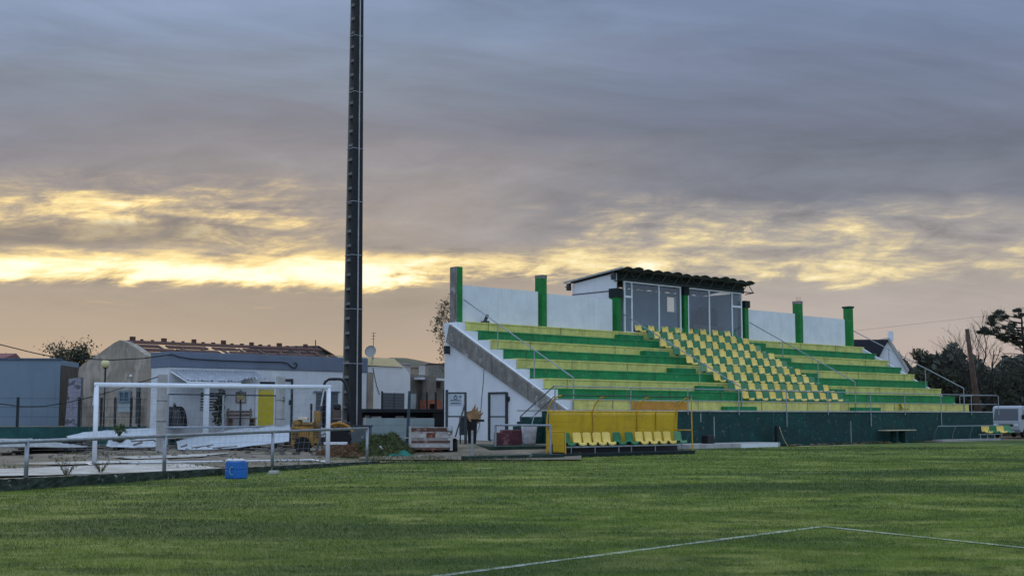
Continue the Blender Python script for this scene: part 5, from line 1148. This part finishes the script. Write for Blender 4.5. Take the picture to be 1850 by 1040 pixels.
# roll bar
def arc(px_list, t): return [TF_.p(X(x), t, Zp(y)) for x, y in px_list]
g = MB(); g.tube(arc([(583, 772), (583, 720), (582, 698), (585, 689), (592, 684.5), (602, 684), (614, 684.5), (621, 691), (625, 703), (628, 722), (628, 740), (627, 775)], .5), .06, 8); g.build('roll_bar', black, tr, smooth=True)
g = MB(); tbox(g, 621, 630, .42, .6, 735, 726); g.build('roll_bar_hinge', black, tr, bevel=.02); g = MB(); tbox(g, 597, 604, .44, .56, 687, 682.5); g.build('beacon_bracket', black, tr)
g = MB(); tbox(g, 598, 615, .2, .8, 760, 754); tbox(g, 598, 615, .7, .85, 755, 738); g.build('seat', mat('seat_brown', (96, 82, 74), .7, .2, 5), tr, bevel=.06)
g = MB(); tbox(g, 600, 614, .68, .86, 741, 729); g.build('headrest', black, tr, bevel=.08)
g = MB(); g.tube(arc([(578, 742), (586, 735)], .3), .025, 6); cst = Vector(TF_.p(X(587), .3, Zp(734))); axs = Vector((.5, .1, .85)).normalized(); u_ = axs.orthogonal().normalized(); v_ = axs.cross(u_)
g.tube([cst + (u_ * math.cos(k * .524) + v_ * math.sin(k * .524)) * .19 for k in range(13)], .02, 6); g.build('steering_wheel', black, tr)
for px in (586, 592): g = MB(); g.tube(arc([(px, 770), (px - 3, 745)], -.1), .02, 6); g.lathe(arc([(px - 3, 745)], -.1)[0], [(.01, 0), (.035, .03), (.01, .07)], 8); g.build('lever', black, tr)
g = MB(); g.tube(arc([(578, 795), (578, 770), (581, 760)], -.5), .05, 8); g.tube(arc([(572, 815), (578, 795), (585, 812)], -.55), .07, 8); g.build('loader_arm', mat('arm_grey', (92, 88, 84), .7, .3, 5), tr)

# ------------------------------------------------------------------ grass heap, stick, net scraps
hc = at(684, 822, 47.5); r1 = random.Random(6)
def heap(cx, cy, rx, ry, h, m1, name, label, cat, n, leafm, seed):
    r = random.Random(seed); ph = [r.uniform(0, 6) for _ in range(6)]
    def hz(x, y): d = math.hypot(x, y); return h * max(0, 1 - d * d) ** .8 * (1 + .16 * math.sin(5 * x + ph[0]) * math.cos(4 * y + ph[1]) + .1 * math.sin(11 * x + ph[2]))
    g = MB()
    def fn(u, v): a_ = u * 2 * math.pi; x, y = v * math.cos(a_), v * math.sin(a_); return (cx + x * rx, cy + y * ry, .02 + hz(x, y))
    g.grid(fn, 40, 14)
    for _ in range(n):
        a_ = r.uniform(0, 6.28); d = math.sqrt(r.random()); x, y = d * math.cos(a_), d * math.sin(a_); g.leaf((cx + x * rx, cy + y * ry, .03 + hz(x, y)), r.uniform(.08, .2), r, .1)
    o = g.build(name, m1, smooth=False); tag(o, label, cat, kind='stuff'); return o
heap(at(692, 820, 48.5).x, 48.5, 1.35, 1.6, .72, leafmat('clippings_green', (44, 56, 22), (82, 92, 42), .1), 'grass_clippings', 'heap of green grass clippings beside the cabinet', 'heap', 5000, None, 1)
heap(at(632, 822, 48).x, 48, 1.3, 1.2, .36, leafmat('clippings_brown', (84, 58, 36), (120, 90, 58), .1), 'dry_clippings', 'heap of dry brown clippings beside the tractor', 'heap', 3000, None, 2)
g = MB(); g.tube([at(687, 806, 46.6), G(700, 823)], .03, 6); tag(g.build('white_stick', white), 'white stick leaning on the grass clippings', 'stick')
g = MB(); q = at(722, 818, 47.3)
def gt(u, v): x, y = u - .5, v - .5; return (q.x + x * 1.0, q.y + y * .8, .05 + .15 * max(0, 1 - 3 * (x * x + y * y)) * (1 + .5 * math.sin(9 * x + 4 * y)))
g.grid(gt, 20, 14); tag(g.build('green_net_sheet', mat('net_teal', (24, 106, 92), .8, .3, 5, .5, 20), solid=.01), 'crumpled teal net sheet left of the trailer', 'net sheet')
g = MB(); a_ = at(735, 815, 48.2); a_.z = .02; g.tube([a_, at(740, 706, 48.4)], [.07, .05], 8); tag(g.build('leaning_pole', mat('blue_dark_pole', (44, 62, 72), .7, .2)), 'dark blue pole leaning upright beside the trailer', 'pole')

# ------------------------------------------------------------------ trailer
tq = G(781, 824); TR = Frame(tq[:2], (1, .10)); tl = E('farm_trailer', tq, 'old farm trailer with rusty red and white slatted boards', 'trailer')
zz = lambda py: EYE + (HOR - py) * tq.y / FPX; xx = lambda px: (px - 781) / FPX * tq.y
tw_ = mat('flaky_white_board', (176, 172, 166), .85, .2, 4, .3, 30, .5, (120, 84, 66), patch=(128, 100, 86), psize=3, pth=(.57, .66)); trd_ = mat('faded_red_board', (92, 64, 54), .85, .3, 4, .3, 30, .5, (52, 40, 36), patch=(140, 122, 112), psize=3)
zb0 = zz(808); zt0 = zz(772)
for i, (ya, yb, m_) in enumerate(((772, 779, trd_), (783, 790, tw_), (795, 799, trd_), (801, 807, tw_))):
    g = MB(); g.fbox(TR, xx(741), xx(815), 0, .05, zz(yb), zz(ya)); o = g.build('tail_board', m_, tl, bevel=.008)
g = MB(); g.fbox(TR, xx(770), xx(786), -.012, -.002, zz(790), zz(781)); g.build('rust_patch', rust, tl)
for x_ in (741, 815): g = MB(); g.fbox(TR, xx(x_) - .05, xx(x_) + .05, -.04, .06, zb0 - .1, zt0 + .06); g.build('corner_post', tw_, tl)
for x_ in (741, 815): g = MB(); [g.fbox(TR, xx(x_) - .02, xx(x_) + .03, .07, 2.6, zz(b_), zz(a_)) for a_, b_ in ((773, 781), (784, 792), (795, 803))]; g.build('side_board', tw_, tl)
g = MB(); g.fbox(TR, xx(741), xx(815), .06, 2.6, zb0 - .06, zb0); g.build('bed', wood, tl); g = MB(); g.fbox(TR, xx(741), xx(815), 2.55, 2.6, zb0, zt0); g.build('head_board', tw_, tl)
g = MB(); g.fbox(TR, xx(738), xx(818), 1.2, 1.3, zb0 - .16, zb0 - .062); g.tube([TR.p(xx(760), .2, zb0 - .1), TR.p(xx(781), -.4, .28), TR.p(xx(800), .2, zb0 - .1)], .035, 6); g.tube([TR.p(xx(781), -.4, .28), TR.p(xx(781), -.42, 0)], .03, 6); g.build('drawbar', rust, tl)
for x_ in (738, 822):
    a_, b_ = MB(), MB(); wheel(a_, b_, TR.p(xx(x_), .5, .33), .33, .2, TR.d.to_3d()); wo = a_.build('wheel', tyre, tl); b_.build('rim', rust, wo)
    g = MB(); g.fbox(TR, xx(x_) - .13, xx(x_) + .13, .1, .95, .68, .72); g.build('mudguard', tw_, tl)
g = MB(); g.lathe(TR.p(xx(812), -.06, zz(776)), [(.02, 0), (.09, .02), (.11, .06), (.06, .12)], 12, axis=(0, -1, .2)); g.build('coupling', galv, tl)

# ------------------------------------------------------------------ dumped sheets and boards in the yard
r1 = random.Random(44)
def sheet(name, label, pts_top, pts_bot, Yt, Yb, m, wave=.05, seed=0, nu=40, nv=10, cat='sheet'):
    """draped sheet between an upper and a lower edge (pixels at given depths)"""
    r = random.Random(seed); ph = [r.uniform(0, 6) for _ in range(6)]
    def lerp(pl, u):
        x = u * (len(pl) - 1); i = min(int(x), len(pl) - 2); f_ = x - i; return pl[i][0] * (1 - f_) + pl[i + 1][0] * f_, pl[i][1] * (1 - f_) + pl[i + 1][1] * f_
    def fn(u, v):
        a_ = at(*lerp(pts_top, u), Yt); b_ = at(*lerp(pts_bot, u), Yb); q = a_.lerp(b_, v)
        q.z += wave * (math.sin(u * 17 + ph[0] + v * 3) * .5 + math.sin(u * 31 + v * 9 + ph[1]) * .3 + math.sin(v * 8 + ph[2]) * .4) * math.sin(math.pi * min(1, max(0, v)) * .9 + .15); q.z = max(.04, q.z); return q
    g = MB(); g.grid(fn, nu, nv); return tag(g.build(name, m, smooth=True, solid=.02), label, cat)
plw = mat('white_plastic_sheet', (178, 186, 190), .45, .06, 2, .1, 12, .15, (150, 150, 150))
sheet('plastic_sheet', 'large white plastic sheet sloping over the pile below club building', [(318, 797), (360, 786), (420, 775), (470, 769), (524, 766)], [(322, 812), (370, 812), (430, 808), (480, 802), (524, 797)], 61, 55, plw, .07, 1)
sheet('plastic_sheet', 'crumpled white sheet with dark holes between gable and concrete post', [(196, 796), (225, 790), (250, 786), (284, 789)], [(192, 806), (225, 808), (255, 808), (284, 806)], 58, 54.5, plw, .12, 2)
sheet('plastic_sheet', 'narrow pale sheet over rubble behind left goal post', [(120, 788), (150, 781), (185, 778), (215, 776)], [(128, 796), (150, 795), (185, 794), (212, 792)], 60, 58, plw, .10, 3)
sheet('plastic_sheet', 'long pale sheet lying on boards in front of wire fence', [(208, 777), (240, 774), (282, 773)], [(208, 786), (240, 787), (284, 785)], 60.5, 58.5, plw, .06, 4)
g = MB(); cr = frame2(-60, 46.5, 158, 52)
L_ = cr.ray(158, 800)[0]
def crf(u, v): return cr.p(L_ * u, v * 3.2, .30 + .30 * v + .03 * math.sin(v * 60) + .05 * math.sin(u * 5))
g.grid(crf, 24, 80); tag(g.build('corrugated_stack', mat('fibre_cement', (158, 160, 158), .9, .2, 3, .3, 30, .4), solid=.03), 'grey corrugated roofing sheets stacked on the ground', 'roofing sheets')
for i, (x0, x1, y_, Y) in enumerate(((40, 168, 807, 51), (52, 172, 803, 51.6), (60, 166, 799, 52.4), (46, 150, 796, 53))):
    a_, b_ = at(x0, y_, Y), at(x1, y_ - 4, Y + 2.5); d_ = b_ - a_; g = MB(); fr = Frame(a_[:2], d_[:2]); g.fbox(fr, 0, d_.to_2d().length, 0, .8, .04 + .1 * i, .12 + .1 * i); tag(g.build('black_board', MATS['tar_black'], bevel=.01), ['lowest black board of the pile by the left goal post', 'second black board up in the pile by left goal post', 'third black board up in the pile by left goal post', 'topmost black board of the pile by left goal post'][i], 'board', 'pile of black boards')
g = MB()
for i in range(70):
    x = r1.uniform(110, 520); Y = r1.uniform(52, 60); q = at(x, 800, Y); q.z = r1.uniform(.05, .5) if x < 300 else r1.uniform(.03, .2); a_ = r1.uniform(-.5, .5); l_ = r1.uniform(.3, 1.3)
    e_ = q + Vector((math.cos(a_) * l_, math.sin(a_) * l_, r1.uniform(-.12, .15))); g.tube([q, e_], r1.uniform(.02, .05), 5)
for i in range(160):
    x = r1.uniform(-40, 620); Y = r1.uniform(44, 60); q = at(x, 800, Y); q.z = .04; s_ = r1.uniform(.04, .14); g.prism([q + Vector((r1.uniform(-s_, s_), r1.uniform(-s_, s_), 0)) for _ in range(4)], (0, 0, s_ * .7))
o = g.build('rubble', mat('rubble', (120, 112, 102), .95, .5, 2, .3, 20)); o['kind'] = 'stuff'
# tufts of weeds in the yard
g = MB(); r1 = random.Random(77)
for i in range(420):
    u = r1.random(); q = KB.p(r1.uniform(-10, KL + 6), .3 + r1.random() ** 1.4 * 24, .03)
    if math.sin(q.x * .7) + math.sin(q.y * .5 + 1) < -.1: continue
    for k in range(16): g.leaf(q + Vector((r1.gauss(0, .28), r1.gauss(0, .28), r1.uniform(.0, .07))), r1.uniform(.04, .09), r1, .18)
for i in range(1200):
    q = KB.p(r1.uniform(-6, KL), .25 + r1.random() * .5, .06); 
    if math.sin(q.x * 3) < .1: continue
    g.leaf(q, r1.uniform(.04, .1), r1, .2)
for i in range(500):
    q = at(r1.uniform(640, 960), 800, r1.uniform(41, 56)); q.z = .04
    for k in range(6): g.leaf(q + Vector((r1.gauss(0, .2), r1.gauss(0, .2), r1.uniform(0, .06))), r1.uniform(.04, .09), r1, .18)
for i in range(420):
    q = ST.p(r1.uniform(sl, sr + 4), -.05 - r1.random() ** 2 * .5, .0)
    if math.sin(q.x * 1.9) + math.sin(q.x * .7) < -.3: continue
    for k in range(7): g.leaf(q + Vector((r1.gauss(0, .12), r1.gauss(0, .08), r1.uniform(0, .10))), r1.uniform(.04, .10), r1, .16)
o = g.build('weeds', leafmat('weed_green', (50, 60, 28), (96, 92, 52), .2)); o['kind'] = 'stuff'

# ------------------------------------------------------------------ far hill and village
g = MB()
def hfn(u, v):
    x = -160 + u * 230; y = 300 + v * 200; d = (x + 32) / 30; h = 15.5 * math.exp(-d * d * (.35 if d < 0 else .9)) * math.sin(min(1, v * 1.6 + .12) * 1.57) + 4 + .6 * math.sin(x * .3)
    return (x, y, h)
g.grid(hfn, 60, 14); struct(g.build('hill', ground_material('hill_scrub', [(92, 92, 74), (70, 76, 56), (110, 104, 86)], (.05, .08, .1)), smooth=True))
def village(px, py, w, h, Y, wallc, label, roofc=(120, 96, 84)):
    q = at(px, py, Y); f = Frame(q[:2], (1, .1 + .002 * px)); sc_ = Y / FPX; W_, H2 = w * sc_, h * sc_; o = E('village_house', q, label, 'house', 'houses on the far hill')
    g = MB(); g.fbox(f, -W_ / 2, W_ / 2, 0, W_ * .7, q.z - 3, q.z + H2 * .65); g.build('wall', mat('vh%d' % px, wallc, .9, .1, 1), o)
    g = MB(); a_ = [f.p(-W_ / 2 - .3, -.4, q.z + H2 * .65), f.p(W_ / 2 + .3, -.4, q.z + H2 * .65), f.p(W_ / 2 + .3, W_ * .7 + .4, q.z + H2 * .65), f.p(-W_ / 2 - .3, W_ * .7 + .4, q.z + H2 * .65)]; g.add(a_ + [f.p(-W_ * .2, W_ * .35, q.z + H2), f.p(W_ * .2, W_ * .35, q.z + H2)], [(0, 1, 5, 4), (1, 2, 5), (2, 3, 4, 5), (3, 0, 4), (3, 2, 1, 0)]); g.build('roof', mat('vr%d' % px, roofc, .9, .1, 1), o)
    g = MB(); [g.fbox(f, W_ * k - W_ * .06, W_ * k + W_ * .06, -.03, -.001, q.z + .3, q.z + H2 * .4) for k in (-.25, .2)]; g.build('window', MATS['dark_glass'], o)
village(722, 664, 14, 9, 300, (150, 140, 126), 'small brown roofed house highest on the far hill'); village(737, 665, 15, 10, 285, (170, 164, 156), 'pale house on the far hill with grey roof', (110, 106, 104)); village(752, 668, 12, 7, 270, (140, 128, 110), 'low ochre house on the far hill'); village(776, 666, 22, 12, 260, (176, 174, 168), 'wide pale house on the far hill beside the tall block')
q = at(795, 690, 150); g = MB(); f = Frame(q[:2], (1, .2)); o = E('grey_block_house', Vector((q.x, q.y, 0)), 'plain grey block house beyond the outbuilding near the stand', 'house')
g.fbox(f, -1.4, 1.4, 0, 3, 0, EYE + (HOR - 659) * 150 / FPX); g.build('wall', blk, o); g = MB(); g.fbox(f, -1.5, 1.5, -.1, 3.1, EYE + (HOR - 659) * 150 / FPX, EYE + (HOR - 657) * 150 / FPX); g.build('roof', MATS['dark_roof'], o)
# white gabled house behind the right end of the stand
HF = frame2(1545, 96, 1650, 96); hs = E('gabled_house', HF.p(2, 2, 0), 'white gabled house with black slate roof behind the stand', 'house')
g = MB(); pl = [HF.q(x, y) for x, y in ((1583, 720), (1583, 650), (1606, 614), (1640, 668), (1640, 720))]; g.prism(pl, HF.n.to_3d() * 6); g.build('wall', white_clean, hs)
g = MB(); pl = [HF.q(x, y, -.15) for x, y in ((1606, 609), (1643, 668), (1640, 672), (1604, 614))]; g.prism(pl, HF.n.to_3d() * 6.3); g.build('verge', conc_lt, hs)
g = MB(); g.prism([HF.q(1605, 613, -.2), HF.q(1605, 613, 6), HF.q(1544, 614, 6), HF.q(1544, 614, -.2)], (0, 0, -.1)); pl = [HF.q(x, y, -.3) for x, y in ((1543, 613), (1605, 613), (1583, 655), (1543, 655))]; g.prism(pl, HF.n.to_3d() * .1); g.build('roof', mat('slate_black', (36, 40, 48), .8, .2, 3, .3, 20), hs)
g = MB(); q = HF.q(1609, 609, .2); g.box((q.x, q.y, q.z - .3), .34, .34, .75); g.build('chimney', white, hs)

# ------------------------------------------------------------------ trees
def bare_tree(name, label, q, h, seed, m, leaves=None, nleaf=0, lsize=.1, spread=.55, r0=.12, depth=5, cat='tree', group=None, lean=(0, 0)):
    r = random.Random(seed); o = E(name, q, label, cat, group); g = MB(); lv = MB(); tips = []
    def grow(p, d, l, rad, lev):
        mid = p + d * l * .5 + Vector((r.gauss(0, .04), r.gauss(0, .04), 0)) * l; e = p + d * l
        g.tube([p, mid, e], [rad, rad * .85, rad * .68], 5 if lev > 1 else 7, False)
        if lev >= depth: tips.append(e); return
        for k in range(3 if lev else 4):
            nd = (d + Vector((r.gauss(0, spread), r.gauss(0, spread), r.gauss(.12, spread * .5)))).normalized()
            st = p.lerp(e, r.uniform(.55, 1.0)) if k else e
            grow(st, nd, l * r.uniform(.58, .82), rad * (.66 if not k else .5), lev + 1)
        if lev > 2: tips.append(e)
    grow(q, Vector((lean[0], lean[1], 1)).normalized(), h * .34, r0, 0)
    g.build('trunk', m, o)
    if leaves:
        for e in tips:
            for k in range(nleaf): lv.leaf(e + Vector((r.gauss(0, .3), r.gauss(0, .3), r.gauss(0, .3))), lsize * r.uniform(.6, 1.3), r, .4)
        lv.build('crown', leaves, o)
    return o
q = at(826, 700, 92); q.z = 0; r1 = random.Random(15)
eu = E('eucalyptus_tree', q, 'tall eucalyptus with sparse drooping leaves behind the stand end', 'tree'); g = MB(); lv = MB()
g.tube([q, q + Vector((-.2, 0, 4)), q + Vector((-.5, 0, 8)), q + Vector((-.4, 0, 10.3))], [.22, .17, .1, .03], 7)
for px, py in ((806, 548), (798, 556), (803, 570), (793, 578), (788, 590), (800, 592), (796, 606), (804, 612), (800, 630), (806, 648), (815, 540), (820, 560), (825, 580), (830, 600), (838, 560), (845, 585), (810, 585), (797, 570), (803, 662)):
    e_ = at(px, py, 92 + r1.uniform(-1.2, 1.2)); b0 = Vector((q.x - .35, q.y, e_.z - r1.uniform(.3, 1.2))); g.tube([b0, b0.lerp(e_, .5) + Vector((0, 0, .15)), e_], [.05, .03, .012], 5)
    for k in range(70): lv.leaf(e_ + Vector((r1.gauss(0, .24), r1.gauss(0, .24), r1.gauss(-.1, .3))), r1.uniform(.08, .17), r1, .28)
g.build('trunk', bark, eu); lv.build('crown', lf_olive, eu)
q = at(126, 690, 88); q.z = .5; bare_tree('feathery_tree', 'dark feathery tree between blue building and stone gable', q, 6.5, 11, bark, lf_dark, 5, .12, .22, .11, 5)
q = at(150, 690, 90); q.z = .5; bare_tree('twiggy_tree', 'thin twiggy tree right of the dark feathery tree', q, 6.2, 5, bark, lf_dark, 2, .1, .4, .08, 4)
for i, (px, h, Y) in enumerate(((5, 5.8, 95), (24, 5.5, 98), (53, 5.6, 97))): q = at(px, 690, Y); q.z = .5; bare_tree('twiggy_tree', ['bare sapling above the red roof ridge', 'leafy tipped sapling above the blue wall end of red roof', 'slender bare sapling over the blue building middle'][i], q, h, 20 + i, bark, lf_dark if i == 1 else None, 2, .1, .35, .06, 4)
q = at(368, 690, 86); q.z = .5; shrub('small_tree', 'small green tree top showing over the ruined roof', q, [((0, 0, 4.5), (.45, .4, .6)), ((0, 0, 5.0), (.2, .2, .35))], 160, .1, lf_olive, 4.2, .4, .07, 'tree', 9)
q = at(676, 690, 90); 
# wooded edge on the right
g = MB(); r1 = random.Random(25)
for i in range(16000):
    px = r1.uniform(1600, 2060); Y = r1.uniform(98, 122); top = 655 + 10 * math.sin(px * .05) + 7 * math.sin(px * .13 + 1) - (14 if 1660 < px < 1745 else 0)
    z_top = EYE + (HOR - top) * 110 / FPX; z_ = z_top * math.sqrt(r1.random()) * .98; q = at(px, 700, Y); g.leaf((q.x, q.y, z_), r1.uniform(.2, .42), r1, .5)
def wfn(u, v): q = at(1560 + u * 560, 700, 112); return (q.x, q.y + 3 * math.sin(u * 30), v * (3.6 + .5 * math.sin(u * 40) + .4 * math.sin(u * 90)))
g.grid(wfn, 60, 4); tag(g.build('woodland', leafmat('wood_leaf', (58, 66, 58), (88, 92, 78), .15)), 'dark wood closing the view beyond the stand', 'woodland', kind='stuff')
tl_lab = ['round leafy treetop just right of the white gabled house', 'tall feathery treetop left of the leaning wooden pole', 'low dark tree standing against the wood by the pole', 'bushy dark tree behind the white van', 'wide dark tree under the pine branch', 'dark tree at the wood edge beyond the walkway end']
for i, (px, py, Y, rr) in enumerate(((1672, 632, 100, 1.3), (1718, 640, 101, 1.5), (1700, 662, 97, 1.6), (1800, 665, 95, 1.9), (1850, 660, 96, 2.0), (1655, 668, 94, 1.4))):
    q = at(px, 700, Y); q.z = 0; zt_ = EYE + (HOR - py) * Y / FPX; r1 = random.Random(60 + i)
    parts = [((r1.uniform(-1, 1) * rr * .7, r1.uniform(-.5, .5), zt_ - r1.uniform(.3, 2.2)), (rr * .42, rr * .4, rr * .35)) for _ in range(9)] + [((0, 0, zt_ - .5), (.5, .5, .5))]
    shrub('edge_tree', tl_lab[i], q, parts, 110, .13, lf_dark if i > 1 else lf_olive, zt_ * .8, .45, .14, 'tree', 70 + i, 'trees at the edge of the wood')
for i, (px, h, Y, lb) in enumerate(((1764, 8.6, 92, 'leafless tree with fine twigs close behind the wooden pole'), (1630, 7.4, 100, 'leafless sapling beside the roof verge of gabled house'), (1690, 6.6, 98, 'leafless tree among treetops midway along the wood'), (1735, 6.4, 99, 'leafless tree left of the wooden pole foot'), (1790, 6.6, 94, 'leafless tree right of the wooden pole under pine'))):
    q = at(px, 700, Y); q.z = 0; bare_tree('bare_tree', lb, q, h, 100 + i, bark, None, 0, .1, .33 if i == 0 else .42, .11, 5, group='leafless trees at the wood')
# leaning wooden pole
a_ = at(1773, 770, 82); a_.z = 0; b_ = at(1747, 594, 82); g = MB(); g.tube([a_, b_], [.24, .13], 10); tag(g.build('wooden_pole', mat('pole_wood', (84, 66, 56), .95, .3, 3, .4, 20, .4), smooth=True), 'leaning brown wooden pole in front of the wood', 'pole')
g = MB(); g.tube([at(1200, 612, 122), at(1520, 600, 130), at(1780, 571, 134), at(2300, 530, 144), at(3200, 470, 160)], .010, 4); tag(g.build('power_line', dksteel), 'faint power line crossing the sky over the wood', 'cable')
# pine
q = at(1866, 740, 76); q.z = 0; pine = E('pine_tree', q, 'dark umbrella pine with layered needle clumps by the wood', 'tree'); g = MB(); lv = MB(); r1 = random.Random(33)
trk = [q] + [at(x, y, 76) for x, y in ((1860, 690), (1853, 640), (1847, 600), (1845, 565))]; g.tube(trk, [.2, .17, .13, .08, .03], 8)
cl = [(1808, 563, 8), (1800, 572, 7), (1813, 572, 6), (1796, 581, 8), (1787, 586, 7), (1777, 594, 7), (1784, 601, 8), (1797, 600, 9), (1810, 592, 8), (1822, 600, 8), (1838, 562, 6), (1846, 570, 6), (1820, 612, 8), (1832, 610, 9), (1840, 620, 8), (1852, 612, 9), (1862, 580, 10), (1870, 600, 11), (1880, 620, 10), (1858, 596, 8), (1805, 607, 7), (1829, 586, 5), (1773, 600, 5), (1866, 632, 9), (1848, 690, 8), (1850, 700, 8)]
for px, py, rr in cl:
    e_ = at(px, py, 76 + r1.uniform(-1.3, 1.3)); b_ = trk[2].lerp(trk[4], max(0, min(1, (640 - py - 12) / 75)));
    if py > 680: b_ = trk[1]
    g.tube([b_, b_.lerp(e_, .55) + Vector((0, 0, -.1)), e_], [.055, .035, .012], 5); R_ = rr / FPX * 76
    for sub in range(5):
        c_ = e_ + Vector((r1.gauss(0, R_ * .7), r1.gauss(0, R_ * .6), r1.gauss(.02, R_ * .28)))
        for k in range(90): lv.leaf(c_ + Vector((r1.gauss(0, R_ * .32), r1.gauss(0, R_ * .32), r1.gauss(0, R_ * .2))), r1.uniform(.07, .14), r1, .13)
for i in range(26):
    b_ = trk[1].lerp(trk[3], r1.random()); e_ = b_ + Vector((-r1.uniform(.5, 1.9), r1.uniform(-.8, .8), r1.uniform(-.3, .7))); m_ = b_.lerp(e_, .5) + Vector((0, 0, .12)); g.tube([b_, m_, e_], [.03, .02, .006], 4)
    for k in range(3): g.tube([m_.lerp(e_, k / 3), m_.lerp(e_, k / 3) + Vector((r1.uniform(-.6, .1), r1.uniform(-.3, .3), r1.uniform(-.1, .5)))], [.012, .004], 4)
g.build('trunk', bark, pine); lv.build('crown', needle, pine)

# ------------------------------------------------------------------ van and car beyond the stand end
def vehicle(name, label, cat, q, rz, L, W, prof, glass_prof, body, screen, lights_z, wheel_r=.33):
    """prof: side outline (x forward, z) of the body; x=0 is the front"""
    f = Frame(q[:2], (math.cos(rz), math.sin(rz))); o = E(name, q, label, cat)           # s: across, t: back from the nose
    g = MB(); g.prism([f.p(-W / 2, x, z) for x, z in prof], f.d.to_3d() * W); g.build('body', body, o, bevel=.07)
    (xa, za), (xb, zb) = screen; nrm = Vector((0, 0, 0))
    dx, dz = xb - xa, zb - za; ln = math.hypot(dx, dz); ox, oz = -dz / ln * .014, dx / ln * .014
    if ox > 0: ox, oz = -ox, -oz
    g = MB(); g.prism([f.p(-W / 2 + .14, xa + ox, za + oz), f.p(W / 2 - .14, xa + ox, za + oz), f.p(W / 2 - .2, xb + ox, zb + oz), f.p(-W / 2 + .2, xb + ox, zb + oz)], f.n.to_3d() * .01); g.build('windscreen', mat('screen_glass', (26, 38, 48), .08, .1, 2, 0, spec=.8), o)
    for sg in (-1, 1):
        g = MB(); s_ = sg * (W / 2 + .006); g.prism([f.p(s_, x, z) for x, z in glass_prof], f.d.to_3d() * .008 * sg); g.build('side_window', MATS['screen_glass'], o)
        g = MB(); g.fbox(f, sg * W * .36 - .13, sg * W * .36 + .13, prof[1][0] - .035, prof[1][0] + .05, lights_z, lights_z + .2); g.build('headlight', mat('headlight', (190, 196, 200), .2, .1), o, bevel=.03)
        g = MB(); g.box(f.p(sg * (W / 2 + .13), xa + .25, za + .1), .2, .1, .3, rz); g.build('mirror', black, o, bevel=.03)
    g = MB(); g.fbox(f, -W / 2 + .03, W / 2 - .03, -.12, .03, .35, .58); g.build('bumper', mat('bumper_grey', (96, 100, 104), .6, .1), o, bevel=.04)
    g = MB(); g.fbox(f, -W * .24, W * .24, -.022, .02, lights_z + .02, lights_z + .17); g.build('grille', black, o)
    g = MB(); g.fbox(f, -.26, .26, -.135, -.121, .42, .53); g.build('number_plate', mat('plate', (200, 200, 196), .5), o)
    for x_ in (.8, L - .9):
        for sg in (-1, 1):
            a_, b_ = MB(), MB(); wheel(a_, b_, f.p(sg * (W / 2 - .08), x_, wheel_r), wheel_r, .2, f.d.to_3d()); wo = a_.build('wheel', tyre, o); b_.build('rim', galv, wo)
    return o
vw = mat('van_white', (150, 158, 164), .3, .04, 2, 0, spec=.6)
q = at(1818, 790, 87); q.z = 0; vehicle('white_van', 'white cab over van parked beyond the end of stand', 'van', q, R(-40), 5.2, 1.95, [(.1, .4), (0, .6), (.02, 1.12), (.32, 2.12), (.6, 2.22), (5.2, 2.22), (5.2, .4)], [(.55, 1.25), (.5, 1.3), (.68, 1.95), (1.5, 1.95), (1.5, 1.25)], vw, ((.04, 1.2), (.28, 2.0)), .78)
q = at(1772, 790, 88); q.z = .3; vehicle('blue_car', 'pale blue car parked behind the walkway end railing', 'car', q, R(52), 4.2, 1.75, [(.05, .35), (0, .55), (.05, .85), (1.2, 1.0), (2.0, 1.48), (3.3, 1.50), (4.1, 1.05), (4.2, .4)], [(1.5, 1.02), (2.05, 1.40), (3.2, 1.42), (3.7, 1.04)], mat('car_blue', (130, 156, 180), .3, .05, 2, 0, spec=.6), ((1.24, 1.024), (1.93, 1.438)), .6)
